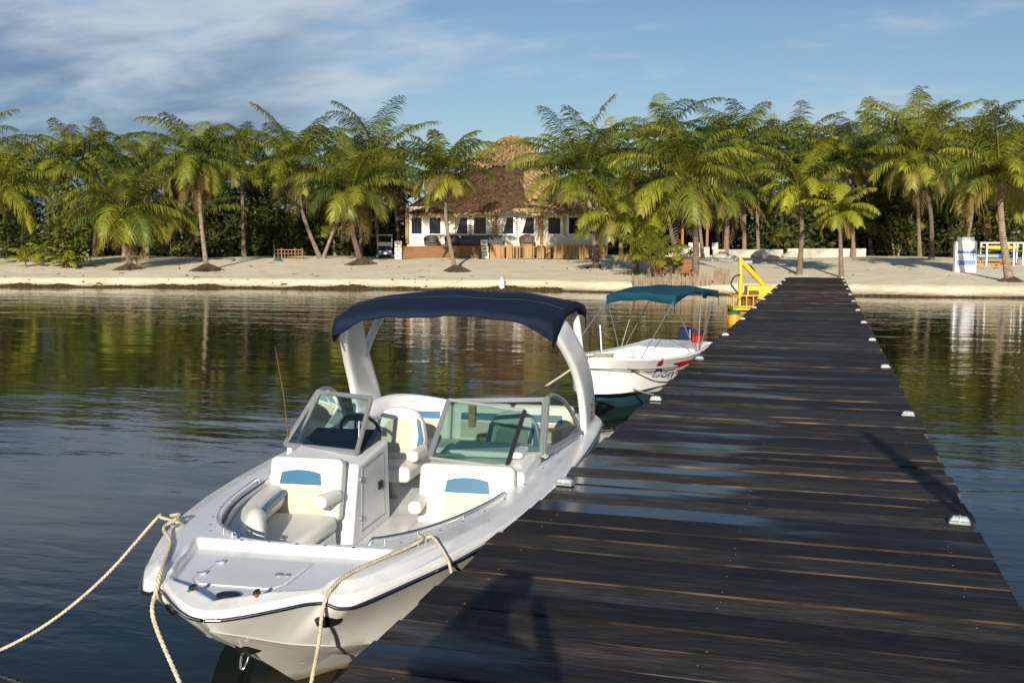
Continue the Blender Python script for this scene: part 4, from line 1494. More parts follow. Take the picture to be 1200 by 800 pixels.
rope('mooring_rope', pts, 0.0105, 'cream rope from the port bow cleat hanging down past the black oval')
pts = [bw((CLP[0] + 0.01, CLP[1] - 0.03, 0.83)), bw((CLP[0] + 0.06, CLP[1] + 0.0, 0.845)), bw((0.90, 1.05, 0.765)), bw((0.95, 1.03, 0.66)), np.array([-1.80, 5.28, 0.60]), np.array([-1.70, 5.40, 0.52])]
rope('mooring_rope', pts, 0.0092, 'short cream rope from the port bow cleat over the rail to the pier')

# ------------------------------------------------------------------ the small skiff behind
SO, SA = (-3.30, 14.55, 0.0), R_(-13.0)
skiff = empty('small_skiff', SO, SA, 'small white skiff with teal canopy and teal bottom moored further along the pier', 'skiff')
ST = [(0.0, .04, .82, .0, .24, .36), (.05, .22, .82, .05, .235, .42), (.16, .40, .815, .12, .23, .52), (.38, .55, .795, .24, .22, .70), (.80, .66, .76, .39, .20, 1.05), (1.4, .73, .72, .52, .17, 1.55), (2.1, .75, .69, .57, .14, 2.15), (2.9, .72, .69, .56, .12, 2.9), (3.6, .66, .72, .52, .11, 3.6), (4.0, .62, .74, .50, .10, 4.0)]
rows, wl = [], []
for (y, b_, zr, c_, zc, yk) in ST:
    kz = zc - 0.42 * float(sstep(0.36, 1.1, yk)) - 0.02
    r = [(max(0, b_ - 0.09), y + 0.03, zr - 0.005), (b_ - 0.01, y, zr + 0.012), (b_ + 0.012, y - 0.01, zr - 0.02), (b_ - 0.01, y, zr - 0.055)]
    for f in (0.3, 0.62, 0.64, 1.0):
        x = (b_ - 0.01) * (1 - f) + c_ * f
        r.append((x + (0.014 if f == 0.62 else 0), y + (yk - y) * f, (zr - 0.055) * (1 - f) + zc * f))
    rows.append(r)
    wl.append([(c_, yk, zc - 0.002), (c_ * 0.92, yk + 0.02, zc - 0.10), (c_ * 0.55, yk + 0.08, (zc + kz) / 2 - 0.12), (0.0, yk + 0.16, kz - 0.06)])
mb = MB(); mirrored(mb, rows)
mb.add([(-.50, 4.0, .10), (.50, 4.0, .10), (.62, 4.0, .74), (-.62, 4.0, .74)], [(0, 1, 2, 3)])
mb.build('hull', M['gel'], skiff, smooth=30)
mb = MB(); mirrored(mb, wl)
mb.add([(-.50, 4.0, .10), (.50, 4.0, .10), (.0, 4.16, -.4)], [(0, 1, 2)])
mb.build('teal_bottom', M['antifoul'], skiff, smooth=30)
mb = MB()
inr = [[(max(0.0, s[1] - 0.09), s[0] + 0.03, s[2] - 0.01), (max(0.0, s[1] - 0.12), s[0] + 0.06, 0.28), (0, s[0] + 0.08, 0.26)] for s in ST]
mirrored(mb, inr)
mb.build('inner_liner', M['gel'], skiff, smooth=30)
MB().prism([(-.38, .20, .77), (0.38, .20, .77), (0.58, .75, .73), (-.58, .75, .73)], (0, 0, .03)).build('foredeck', M['gel'], skiff, bevel=0.01)
for y in (1.7, 2.7):
    MB().box((0, y, 0.52), (1.30, 0.30, 0.05)).build('thwart', M['gel'], skiff, bevel=0.015)
MB().hexa([(-.55, 3.0, .28), (.55, 3.0, .28), (.50, 3.96, .28), (-.50, 3.96, .28), (-.55, 3.1, .70), (.55, 3.1, .70), (.50, 3.96, .76), (-.50, 3.96, .76)]).build('stern_box', M['gel'], skiff, bevel=0.04)
mb = MB()
for sx in (1,):
    mb.tube([(sx * (s[1] + 0.008), s[0] - 0.004, s[2] - 0.155) for s in ST], 0.008, 6)
mb.build('side_stripe', M['rubber'], skiff, smooth=60)
# port bow: red emblem, the name, the red swoosh; a dark oval hawse
def side_frame(y, z):
    """point on the port side, outward normal, running direction"""
    for a, b in zip(rows[:-1], rows[1:]):
        if a[4][1] <= y <= b[4][1]:
            f = (y - a[4][1]) / (b[4][1] - a[4][1])
            p0 = Vector(a[3]).lerp(Vector(b[3]), f); p1 = Vector(a[7]).lerp(Vector(b[7]), f)
            g = (p0.z - z) / (p0.z - p1.z)
            p = p0.lerp(p1, g)
            run = (Vector(b[4]) - Vector(a[4])).normalized()
            dn = (p1 - p0).normalized()
            n = run.cross(-dn).normalized()
            if n.x < 0: n = -n
            return p, n, run
    return Vector((.7, y, z)), Vector((1, 0, 0)), Vector((0, 1, 0))


def word(body, size, p, n, run, mm, name, parent, shear=0.0, wide=1.5):
    cu = bpy.data.curves.new(name, 'FONT')
    cu.body = body; cu.size = size; cu.extrude = 0.001; cu.shear = shear
    tmp = bpy.data.objects.new(name, cu)
    COL.objects.link(tmp)
    bpy.context.view_layer.update()
    me = bpy.data.meshes.new_from_object(tmp)
    bpy.data.objects.remove(tmp)
    me.materials.clear(); me.materials.append(M[mm])
    o = bpy.data.objects.new(name, me)
    COL.objects.link(o)
    o.parent = parent
    up = n.cross(run).normalized()
    mtx = Matrix((run, up, n)).transposed().to_4x4()
    o.matrix_local = Matrix.Translation(p + n * 0.02) @ mtx @ Matrix.Diagonal((wide, 1, 1, 1))
    return o


p, n, run = side_frame(1.05, 0.44)
word('Don', 0.25, p, n, run, 'lettering', 'boat_name', skiff, 0.0)
p, n, run = side_frame(1.85, 0.43)
word('A', 0.2, p, n, run, 'lettering', 'boat_name', skiff, 0.0)
p, n, run = side_frame(1.12, 0.655)
u_ = n.cross(run).normalized()
MB().prism([p + n * 0.018 + run * a + u_ * b for a, b in ((0, -.01), (.15, -.01), (.155, .05), (.115, .075), (.08, .13), (.06, .075), (0, .05))], n * 0.004).build('red_emblem', M['red'], skiff)
p, n, run = side_frame(1.75, 0.58)
u_ = n.cross(run).normalized()
MB().prism([p + n * 0.022 + run * a + u_ * b for a, b in ((-.12, .045), (.75, .075), (.75, -.03), (.2, -.01))], n * 0.004).build('red_swoosh', M['red'], skiff)
p, n, run = side_frame(1.05, 0.33)
u_ = n.cross(run).normalized()
MB().prism([p + n * 0.014 + run * 0.06 * math.cos(q) + u_ * 0.028 * math.sin(q) for q in np.linspace(0, 6.2832, 16, endpoint=False)], n * 0.01).build('hawse_hole', M['rust'], skiff)
# bow roller and line heap
MB().box((0.02, 0.10, 0.815), (0.10, 0.20, 0.035)).build('bow_roller', M['rust'], skiff, bevel=0.01)
mb = MB()
for k in range(5):
    mb.tube([(0.0 + 0.12 * math.cos(q + k), 0.62 + 0.10 * math.sin(q + k * 1.3), 0.765 + 0.012 * k) for q in np.linspace(0, 6.0, 14)], 0.012, 6)
mb.build('line_coil', M['rope_grey'], skiff, smooth=60)
# canopy on four bows
rows2 = []
for i in range(17):
    u = -1 + i / 8
    r = []
    for j in range(17):
        v = j / 16
        r.append([u * 0.59, 2.0 + 2.15 * v, 1.64 + 0.125 * math.sin(math.pi * (0.12 + 0.76 * v)) - 0.05 * abs(u) ** 2.5 + 0.008 * math.sin(u * 8 + v * 6)])
    r = [[r[0][0], 1.99, r[0][2] - 0.12 - 0.02 * abs(u)]] + r + [[r[-1][0], 4.16, r[-1][2] - 0.11]]
    rows2.append(r)


def drop2(row, dx):
    n = len(row)
    return [[p[0] + dx, p[1], p[2] - 0.05 - 0.11 * abs(2 * j / (n - 1) - 1) ** 2.2 - (0.10 if abs(j / (n - 1) - 0.62) < 0.06 else 0)] for j, p in enumerate(row)]


rows2 = [drop2(rows2[0], -0.01)] + rows2 + [drop2(rows2[-1], 0.01)]
canopy(rows2, 'canopy', M['teal'], skiff, 0.01)
for sx in (1, -1):
    for (a, b) in (((sx * 0.70, 2.75, 0.68), (sx * 0.58, 2.0, 1.56)), ((sx * 0.70, 2.85, 0.68), (sx * 0.58, 3.3, 1.68)), ((sx * 0.68, 2.95, 0.68), (sx * 0.58, 4.0, 1.58)), ((sx * 0.60, 0.62, 0.77), (sx * 0.58, 1.98, 1.55))):
        MB().tube([a, b], 0.008, 8).build('canopy_pole', M['alu'], skiff, smooth=60)
MB().tube([(-0.30, 1.2, 0.7), (-0.36, 1.25, 1.2)], 0.012, 6).build('rod', M['whitepaint'], skiff, smooth=60)
# outboard
ob = MB().hexa([(-.15, 4.06, .66), (.15, 4.06, .66), (.13, 4.52, .68), (-.13, 4.52, .68), (-.12, 4.10, .98), (.12, 4.10, .98), (.10, 4.46, .93), (-.10, 4.46, .93)]).build('outboard_motor', M['motorblue'], skiff, bevel=0.05, seg=3)
MB().box((0, 4.30, 0.57), (0.25, 0.34, 0.18)).build('motor_collar', M['motorgrey'], ob, bevel=0.03)
MB().box((0, 4.32, 0.15), (0.10, 0.20, 0.75)).build('motor_leg', M['motorgrey'], ob, bevel=0.02)

fuel = empty('fuel_can', tuple(np.array(SO) + np.array([0.36 * math.cos(SA) - 3.78 * math.sin(SA), 0.36 * math.sin(SA) + 3.78 * math.cos(SA), 0.742])), SA, 'small red fuel can beside the outboard motor of the skiff', 'fuel can')
MB().box((0, 0, 0.07), (0.16, 0.2, 0.12)).build('tank', M['red'], fuel, bevel=0.03)
MB().lathe([(0, 0), (0.03, 0), (0.03, 0.04), (0, 0.045)], (0.04, 0.05, 0.14), 12).build('cap', M['plastic_black'], fuel, smooth=40)
MB().tube([(-0.06, -0.08, 0.13), (-0.06, -0.06, 0.17), (-0.06, 0.04, 0.17), (-0.06, 0.06, 0.13)], 0.012, 6).build('handle', M['red'], fuel, smooth=60)


def sw(x, y, z):
    return np.array([SO[0] + x * math.cos(SA) - y * math.sin(SA), SO[1] + x * math.sin(SA) + y * math.cos(SA), z])


rope('mooring_rope', [sw(0.05, 0.12, 0.84), sw(0.46, 0.42, 0.66), np.array([-2.3, 15.1, 0.55]), np.array([-1.86, 15.4, 0.70]), np.array([-1.75, 15.5, 0.775])], 0.012, 'dark thin line from the skiff bow down to the pier, upper of the two', 'rope_grey')
rope('mooring_rope', [sw(0.05, 0.12, 0.84), sw(0.38, 0.36, 0.60), sw(0.50, 0.62, 0.32), np.array([-1.92, 14.25, 0.35]), np.array([-1.80, 14.3, 0.62])], 0.012, 'dark thin line hanging down the skiff hull, lower of the two', 'rope_grey')
pA, pB = sw(-0.05, 0.12, 0.80), atz(560, 478, 0.0)
mid = (pA + pB) / 2 - np.array([0, 0, 0.16])
rope('mooring_rope', [pA, pA * 0.75 + pB * 0.25 - np.array([0, 0, 0.10]), mid, pA * 0.25 + pB * 0.75 - np.array([0, 0, 0.10]), pB], 0.016, 'slack line from the skiff bow sloping left into the water behind the motorboat')

# ------------------------------------------------------------------ yellow hoist, drum, white marker
c = at(880, 362, 38.0)
hoist = empty('yellow_hoist', (c[0], c[1], 0), YAW, 'yellow iron hoist with a railed platform standing in the water beside the pier', 'hoist')
for (x, y) in ((-0.68, -0.5), (0.68, -0.5), (-0.68, 0.6), (0.68, 0.6)):
    MB().tube([(x, y, -1.2), (x, y, 0.05)], 0.05, 8).build('leg', M['rust'], hoist, smooth=50)
MB().box((0, 0.05, 0.07), (1.55, 1.25, 0.08)).build('platform', M['yellow'], hoist, bevel=0.01)
mb = MB()
for z in (0.16, 0.56):
    mb.tube([(-0.55, -0.56, z), (-0.74, -0.40, z), (-0.74, 0.60, z)], 0.03, 8).tube([(-0.55, -0.56, z), (0.74, -0.56, z)], 0.03, 8)
for x in (-0.55, -0.30, -0.05, 0.22, 0.48, 0.74):
    mb.tube([(x, -0.56, 0.1), (x, -0.56, 0.57)], 0.022, 6)
for y in (-0.40, -0.1, 0.25, 0.6):
    mb.tube([(-0.74, y, 0.1), (-0.74, y, 0.57)], 0.022, 6)
mb.build('railing', M['yellow'], hoist, smooth=50)
MB().box((0.32, 0.25, 0.50), (0.95, 0.55, 0.80)).build('machine_bin', M['yellow'], hoist, bevel=0.04)
mb = MB()
mb.box((-0.12, -0.12, 0.36), (0.55, 0.35, 0.42)).tube([(-0.1, -0.05, 0.6), (0.25, -0.05, 0.6)], 0.13, 10)
mb.build('winch', M['rust'], hoist, bevel=0.02)
MB().tube([(-0.42, 0.0, 0.1), (-0.40, 0.0, 1.2), (-0.43, 0.0, 1.95)], [0.10, 0.085, 0.065], 8).build('mast', M['yellow'], hoist, smooth=50)
MB().tube([(-0.42, 0.02, 1.85), (0.1, 0.1, 1.32), (0.72, 0.2, 0.70)], [0.085, 0.11, 0.09], 8).build('boom', M['yellow'], hoist, smooth=50)
MB().tube([(-0.38, 0.06, 1.78), (0.0, 0.1, 1.62), (0.35, 0.2, 1.15)], 0.03, 6).build('hydraulic_ram', M['rubber'], hoist, smooth=50)
MB().box((-0.12, 0.08, 1.78), (0.30, 0.12, 0.10)).build('head_block', M['motorgrey'], hoist, bevel=0.02)
mb = MB()
mb.tube(crom([(-0.44, -0.05, 1.3), (-0.65, -0.1, 1.25), (-0.78, -0.1, 1.0), (-0.7, -0.1, 0.85), (-0.5, -0.08, 0.6)], 5), 0.03, 6)
mb.build('hose', M['rubber'], hoist, smooth=60)

c = at(860, 378, 31.6)
drum = empty('floating_drum', (c[0], c[1], 0), 0, 'orange-yellow plastic drum with a green lid floating by the pier', 'drum')
MB().lathe([(0, -0.2), (0.16, -0.2), (0.185, -0.05), (0.19, 0.24), (0.18, 0.29), (0, 0.29)], (0, 0, 0), 20).build('body', M['orangeyellow'], drum, smooth=40)
MB().lathe([(0, 0.285), (0.20, 0.285), (0.20, 0.33), (0.15, 0.38), (0.06, 0.40), (0.05, 0.44), (0, 0.44)], (0, 0, 0), 20).build('lid', M['greenplastic'], drum, smooth=40)

p, D = hit(588, 338)
mk = empty('channel_marker', tuple(p), 0, 'short white post with a rounded cap at the waterline', 'marker post')
MB().lathe([(0, -0.3), (0.15, -0.3), (0.15, 0.48), (0, 0.48)], (0, 0, 0), 16).build('post', M['whitepaint'], mk, smooth=40)
MB().lathe([(0, 0.475), (0.17, 0.475), (0.16, 0.58), (0.10, 0.66), (0, 0.68)], (0, 0, 0), 16).build('cap', M['motorgrey'], mk, smooth=40)

# ------------------------------------------------------------------ thatched house
HD = 75.0
hs = HD / 1205.5
hb = at(595, 300, HD)
house = empty('thatched_house', (hb[0], hb[1], 0), YAW, 'white beach house under a big thatched roof with dark windows', 'house')


def hx(u): return (u - 595) * hs
def hz(v): return float(at(595, v, HD)[2])


def hbox(name, u0, u1, v0, v1, y0, y1, mm, parent, bevel=0):
    return MB().box(((hx(u0) + hx(u1)) / 2, (y0 + y1) / 2, (hz(v0) + hz(v1)) / 2), (abs(hx(u1) - hx(u0)), abs(y1 - y0), abs(hz(v0) - hz(v1)))).build(name, mm, parent, bevel=bevel)


rr = np.random.RandomState(21)
EZ, AZ = hz(249), hz(153)
CX_, RXL, RXR, RY = hx(601), hx(601) - hx(463), hx(708) - hx(601), 6.6
YC = 5.4


def roof_pt(a, f):
    """a: angle, f: 0 at the eave, 1 at the top"""
    ca, sa = math.cos(a), math.sin(a)
    xp = 0.52 + 0.38 * min(1, max(0, f) * 1.6)
    ex = abs(ca) ** xp * (1 if ca > 0 else -1)
    ey = abs(sa) ** xp * (1 if sa > 0 else -1)
    g = (1 - f)
    g2 = g * (0.94 + 0.06 * g)
    rx = (RXR if ca > 0 else RXL) * g2 + 0.30 * (1 - g2)
    ry = RY * g2 + 0.12
    return (CX_ + rx * ex, YC + ry * ey, EZ + (AZ - EZ) * (f ** 0.97))


def thatch_strands(mb, n, cond, length, width, lift):
    for _ in range(n):
        a = -math.pi * rr.rand() * 1.1 + 0.15
        f = rr.rand() ** 1.3 * 0.98
        p = roof_pt(a, f)
        if not cond(p):
            continue
        q = roof_pt(a + rr.uniform(-0.012, 0.012), max(-0.02, f - length / 8))
        p, q = np.array(p), np.array(q)
        out_ = np.array([math.cos(a), math.sin(a), 0.9]) * lift
        sd = np.array([-math.sin(a), math.cos(a), 0]) * width * rr.uniform(0.5, 1.3)
        mb.add([p - sd, p + sd, q + sd * 0.5 + out_ * rr.uniform(0.5, 1.6), q - sd * 0.5 + out_ * rr.uniform(0.5, 1.6)], [(0, 1, 2, 3)])


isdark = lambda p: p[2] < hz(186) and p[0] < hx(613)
nA, nF = 84, 26
ringpts = [[roof_pt(2 * math.pi * i / nA, j / nF) for i in range(nA)] for j in range(nF + 1)]
ringpts = [[tuple(np.array(p) + rr.normal(0, 0.035, 3)) for p in r] for r in ringpts]
mbD, mbL = MB(), MB()
for j in range(nF):
    for i in range(nA):
        q = [ringpts[j][i], ringpts[j][(i + 1) % nA], ringpts[j + 1][(i + 1) % nA], ringpts[j + 1][i]]
        cc = np.mean(q, axis=0)
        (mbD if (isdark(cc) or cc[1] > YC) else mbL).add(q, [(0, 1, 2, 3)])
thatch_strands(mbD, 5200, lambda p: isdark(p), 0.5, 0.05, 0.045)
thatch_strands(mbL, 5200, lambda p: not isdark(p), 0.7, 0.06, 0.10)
roof = mbD.build('roof', M['thatch'], house)
mbL.build('new_thatch', M['thatchnew'], roof)
cap = MB()
rows3 = []
for f in (0.60, 0.605, 0.72, 0.85, 0.95, 1.0):
    r = []
    for i in range(60):
        p = np.array(roof_pt(2 * math.pi * i / 60, f))
        p += np.array([math.cos(2 * math.pi * i / 60), math.sin(2 * math.pi * i / 60), 0.8]) * (0.16 if f > 0.602 else 0.02) + rr.normal(0, 0.04, 3)
        if f < 0.61:
            p[2] -= rr.uniform(0, 0.35) * (0.5 + 0.5 * math.sin(i * 0.9))
        r.append(tuple(p))
    rows3.append(r)
cap.grid(rows3, close=True)
cap.f.append(tuple((len(rows3) - 1) * 60 + i for i in range(60))); cap.mi.append(0)
for _ in range(2600):
    a = -math.pi * rr.rand()
    f = 0.60 + 0.4 * rr.rand()
    p = np.array(roof_pt(a, f)); q = np.array(roof_pt(a + rr.uniform(-.03, .03), f - rr.uniform(0.05, 0.10)))
    o_ = np.array([math.cos(a), math.sin(a), 0.8])
    sd = np.array([-math.sin(a), math.cos(a), 0]) * 0.05
    cap.add([p + o_ * 0.15 - sd, p + o_ * 0.15 + sd, q + o_ * rr.uniform(0.16, 0.34) + sd * 0.4, q + o_ * rr.uniform(0.16, 0.34) - sd * 0.4], [(0, 1, 2, 3)])
cap.build('roof_cap', M['thatchnew'], roof)
fr = MB()
for _ in range(1700):
    a = -math.pi * rr.uniform(-0.06, 1.06)
    p = np.array(roof_pt(a, rr.uniform(0, 0.03)))
    sd = np.array([-math.sin(a), math.cos(a), 0]) * 0.045
    o_ = np.array([math.cos(a), math.sin(a), 0])
    ln = rr.uniform(0.15, 0.55) * (0.75 + 0.35 * math.sin(a * 37))
    fr.add([p - sd, p + sd, p + o_ * 0.12 - np.array([0, 0, ln]) + sd * 0.4, p + o_ * 0.12 - np.array([0, 0, ln]) - sd * 0.4], [(0, 1, 2, 3)])
fr.build('eave_fringe', M['thatchnew'], roof)

# walls: front in bays with real openings, sides and back
wins = [(481, 496), (502, 518), (532, 549), (554, 571), (586.5, 603), (609, 627), (641, 658), (665, 680), (689, 702)]
WT, WB, WV0, WV1 = 246, 300, 253.5, 275.5
wall = empty('wall', (0, 0, 0)); wall.parent = house
def wpiece(u0, u1, v0, v1, y0=0.0, y1=0.25):
    return hbox('wall_panel', u0, u1, v0, v1, y0, y1, M['stucco'], wall)
# one mesh for the front wall with openings left out
mb = MB()
def wb(u0, u1, v0, v1, y0=0.0, y1=0.25):
    mb.box(((hx(u0) + hx(u1)) / 2, (y0 + y1) / 2, (hz(v0) + hz(v1)) / 2), (abs(hx(u1) - hx(u0)), y1 - y0, abs(hz(v0) - hz(v1))))
edges = [477] + [e for w_ in wins for e in w_] + [712]
for i in range(0, len(edges), 2):
    wb(edges[i], edges[i + 1], WV0, WV1)
wb(477, 712, WT - 4, WV0); wb(477, 712, WV1, WB)
mb.box((hx(478.5), 5.4, (hz(242) + hz(300)) / 2), (0.25, 10.3, hz(242) - hz(300)))
mb.box((hx(710), 5.4, (hz(242) + hz(300)) / 2), (0.25, 10.3, hz(242) - hz(300)))
mb.box((hx(594), 10.7, (hz(242) + hz(300)) / 2), (hx(711) - hx(478), 0.25, hz(242) - hz(300)))
bpy.data.objects.remove(wall)
mb.build('wall', M['stucco'], house)
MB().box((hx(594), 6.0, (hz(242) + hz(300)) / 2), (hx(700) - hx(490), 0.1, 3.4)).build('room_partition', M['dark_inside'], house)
for k, (u0, u1) in enumerate(wins):
    m = MB()
    t = 0.09
    x0, x1, z0, z1 = hx(u0), hx(u1), hz(WV1), hz(WV0)
    for (a, b, c_, d) in ((x0 - .03, x0 + t, z0 - .03, z1 + .03), (x1 - t, x1 + .03, z0 - .03, z1 + .03), (x0 + t, x1 - t, z0 - .03, z0 + t), (x0 + t, x1 - t, z1 - t, z1 + .03)):
        m.box(((a + b) / 2, -0.02, (c_ + d) / 2), (b - a, 0.10, d - c_))
    wnd = m.build('window', M['whitepaint'], house)
    MB().box(((x0 + x1) / 2, 0.12, (z0 + z1) / 2), (x1 - x0 - 0.1, 0.02, z1 - z0 - 0.1)).build('pane', M['winglass'], wnd)
    if k in (2, 4, 5):
        mb = MB()
        s = 1 if k != 2 else -1
        top = [(x0 + 0.15 + 0.1 * q, 0.095, z1 - 0.08) for q in range(4)]
        mb.add([(x0 + .12, .10, z1 - .08), (x0 + .50, .10, z1 - .08), (x0 + .34, .10, (z0 + z1) / 2), (x0 + .16, .10, z0 + .1), (x0 + .12, .10, z0 + .1)], [(0, 1, 2, 3, 4)])
        mb.build('curtain', M['curtain'], wnd, solid=0.01)
# stencilled studs on the pilasters between the windows
mb = MB()
for u in (525, 551.5, 577, 583, 606, 631, 661.5):
    for v in np.arange(254, 276, 2.6):
        mb.box((hx(u), -0.012, hz(v)), (0.16, 0.03, 0.07))
mb.build('wall_ornament', M['winglass'], house)
for u in (477.5, 580, 634.5):
    MB().box((hx(u), -0.16, (hz(244) + hz(285)) / 2), (0.24, 0.22, hz(244) - hz(285))).build('porch_post', M['post'], house, bevel=0.02)
# terrace: plank front on the left, reed skirt on the right
mb = MB()
hz0 = hz(302.5)
n = 6
for k in range(n):
    z0 = hz0 + (hz(288) - hz0) * k / n
    mb.box((hx(523), -2.2, z0 + (hz(288) - hz0) / n / 2), (hx(574) - hx(472), 0.08, (hz(288) - hz0) / n - 0.025))
mb.build('terrace_front', M['brownwood'], house)
MB().box((hx(590), -1.15, hz(288.3) - 0.06), (hx(708) - hx(472), 2.2, 0.09)).build('terrace_floor', M['brownwood'], house)
mb = MB()
for k in range(190):
    u = rr.uniform(575, 707)
    z1 = hz(287) + rr.uniform(-0.06, 0.04)
    mb.box((hx(u), -2.25 + rr.uniform(-0.03, 0.03), (hz0 + z1) / 2), (rr.uniform(0.04, 0.085), 0.05, z1 - hz0), rr.uniform(-.2, .2))
mb.build('reed_skirt', M['bamboo'], house)

# things on and before the terrace
def block_stack(u, v0, v1, wpx, label, skew=0):
    p = at(u, v1, HD - 2.6)
    p[2] = float(ground_z(p[0], p[1]))
    n = 3
    hgt = (v1 - v0) * hs * 0.97 / n
    for k in range(n):
        e = empty('white_crate', (p[0] + skew * k, p[1], p[2] + hgt * k), YAW + 0.04 * (k - 1), label % ('lowest', 'middle', 'topmost')[k], 'crate', 'white crates by the terrace')
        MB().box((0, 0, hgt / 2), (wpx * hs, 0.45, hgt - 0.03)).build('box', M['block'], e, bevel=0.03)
        MB().box((0, -0.235, hgt * 0.55), (wpx * hs * 0.45, 0.02, 0.05)).build('hand_slot', M['dark_inside'], e)


block_stack(467, 280, 302, 8, '%s white crate of the stack at the left end of the terrace')
block_stack(569, 280.5, 303, 8, '%s white crate of the stack where plank front meets reed skirt', -0.05)


def onterr(u, y=-1.3):
    """point on the terrace floor"""
    c_, s_ = math.cos(YAW), math.sin(YAW)
    x = hx(u)
    return (hb[0] + x * c_ - y * s_, hb[1] + x * s_ + y * c_, hz(288.3) - 0.012)


def tub_chair(u, wd, hgt, mm, label, cat='armchair', y=-1.3, group=None, rz=0.0):
    e = empty('wicker_armchair', onterr(u, y), YAW + rz, label, cat, group)
    rows_ = []
    for f in np.linspace(0, 1, 6):
        r = []
        for q in np.linspace(math.radians(-20), math.radians(200), 22):
            k = wd / 2 * (0.86 + 0.14 * f)
            r.append((k * math.cos(q), 0.7 * k * math.sin(q), 0.05 + f * hgt * (0.62 + 0.38 * math.sin(max(0, q)) if 0 < q < math.pi else 0.62)))
        rows_.append(r)
    m = MB(); m.grid(rows_)
    m.build('shell', mm, e, smooth=60, solid=0.06)
    MB().box((0, -0.02, 0.30), (wd * 0.78, wd * 0.55, 0.14)).build('seat_cushion', M['greycush'], e, bevel=0.04)
    MB().box((0, 0.0, 0.12), (wd * 0.8, wd * 0.55, 0.18)).build('base', mm, e, bevel=0.03)
    return e


tub_chair(507, 1.05, 0.78, M['wicker'], 'dark round wicker armchair left of the slender palm on the terrace')
tub_chair(531, 1.05, 0.78, M['wicker'], 'dark round wicker armchair directly behind the slender palm on the terrace')
tub_chair(617, 1.10, 0.80, M['wickerbrown'], 'brown wicker armchair above the reed skirt of the terrace')
so = empty('outdoor_sofa', onterr(565), YAW, 'long dark grey outdoor sofa on the terrace behind the white crates', 'sofa')
MB().box((0, 0.3, 0.42), (3.0, 0.22, 0.72)).build('backrest', M['greycush'], so, bevel=0.08, seg=3)
MB().box((0, -0.05, 0.24), (3.0, 0.75, 0.36)).build('seat', M['greycush'], so, bevel=0.06, seg=3)
for sx in (-1, 1):
    MB().box((sx * 1.45, -0.05, 0.35), (0.2, 0.75, 0.55)).build('arm', M['greycush'], so, bevel=0.06, seg=3)

# golf cart in the shade left of the house
p = onground(451, 74.5)
gc = empty('golf_cart', tuple(p), YAW + 0.15, 'dark blue golf cart parked in the shade left of the house', 'golf cart')
MB().hexa([(-.58, -1.0, .28), (.58, -1.0, .28), (.6, .9, .28), (-.6, .9, .28), (-.5, -1.0, .66), (.5, -1.0, .66), (.58, .8, .62), (-.58, .8, .62)]).build('body', M['motorblue'], gc, bevel=0.08, seg=3)
MB().hexa([(-.5, -.98, .62), (.5, -.98, .62), (.52, -.45, .7), (-.52, -.45, .7), (-.42, -.85, .78), (.42, -.85, .78), (.48, -.4, .95), (-.48, -.4, .95)]).build('cowl', M['motorblue'], gc, bevel=0.05, seg=3)
MB().box((0, 0.25, 0.78), (1.05, 0.5, 0.16)).build('seat', M['vinyl'], gc, bevel=0.05)
MB().box((0, 0.52, 1.02), (1.05, 0.12, 0.4)).build('seat_back', M['vinyl'], gc, bevel=0.05)
MB().box((0, 0.1, 1.72), (1.15, 1.5, 0.07)).build('roof', M['motorgrey'], gc, bevel=0.03)
for sx in (-1, 1):
    MB().tube([(sx * .5, -.55, .85), (sx * .52, -.45, 1.7)], 0.025, 8).build('roof_post', M['alu'], gc, smooth=50)
    MB().tube([(sx * .5, .78, .6), (sx * .52, .72, 1.7)], 0.025, 8).build('roof_post', M['alu'], gc, smooth=50)
    MB().box((sx * .36, -1.01, .55), (0.16, 0.04, 0.09)).build('headlight', M['lens'], gc, bevel=0.01)
    for y in (-.68, .6):
        w_ = MB()
        w_.tube([(sx * .44, y, .23), (sx * .60, y, .23)], 0.23, 16)
        wh = w_.build('wheel', M['rubber'], gc, bevel=0.02)
        MB().tube([(sx * .595, y, .23), (sx * .612, y, .23)], 0.11, 12).build('rim', M['motorgrey'], wh)
MB().box((0, -1.02, .42), (0.22, 0.02, 0.13)).build('number_plate', M['whitepaint'], gc)

# slatted wooden rack with a green tarp
p, D = hit(338, 303.5)
rk = empty('slatted_rack', tuple(p), YAW, 'low reddish wooden slatted rack on the sand before the undergrowth', 'rack')
s_ = D / 1205.5
mb = MB()
for x in np.linspace(-16, 16, 9):
    mb.box((x * s_, 0, 0.32), (0.05, 0.04, 0.62))
mb.build('slat_panel', M['brownwood'], rk)
for x in (-16.5, -8, 8, 16.5):
    MB().box((x * s_, 0.03, 0.38 if x > -16 else 0.52), (0.08, 0.08, 0.8 if x > -16 else 1.1)).build('post', M['brownwood'], rk)
MB().box((0, 0.0, 0.66), (34 * s_, 0.09, 0.07)).build('top_rail', M['brownwood'], rk)
MB().box((0, 0.55, 0.40), (33 * s_, 0.9, 0.06)).build('shelf', M['brownwood'], rk)
p, D = hit(326, 306)
mb = MB()
rowsT = []
for i in range(9):
    a = i / 8
    rowsT.append([(p[0] + (a - 0.5) * 0.75, p[1] - 0.22 + 0.45 * j / 6, p[2] - 0.02 + 0.34 * math.sin(math.pi * a) * math.sin(math.pi * j / 6) * (0.8 + 0.3 * math.sin(i * 2.1 + j))) for j in range(7)])
mb.grid(rowsT)
tag(mb.build('folded_tarp', M['tarp'], None, smooth=60, solid=0.02), 'crumpled green tarp lying at the left foot of the slatted rack', 'tarp')

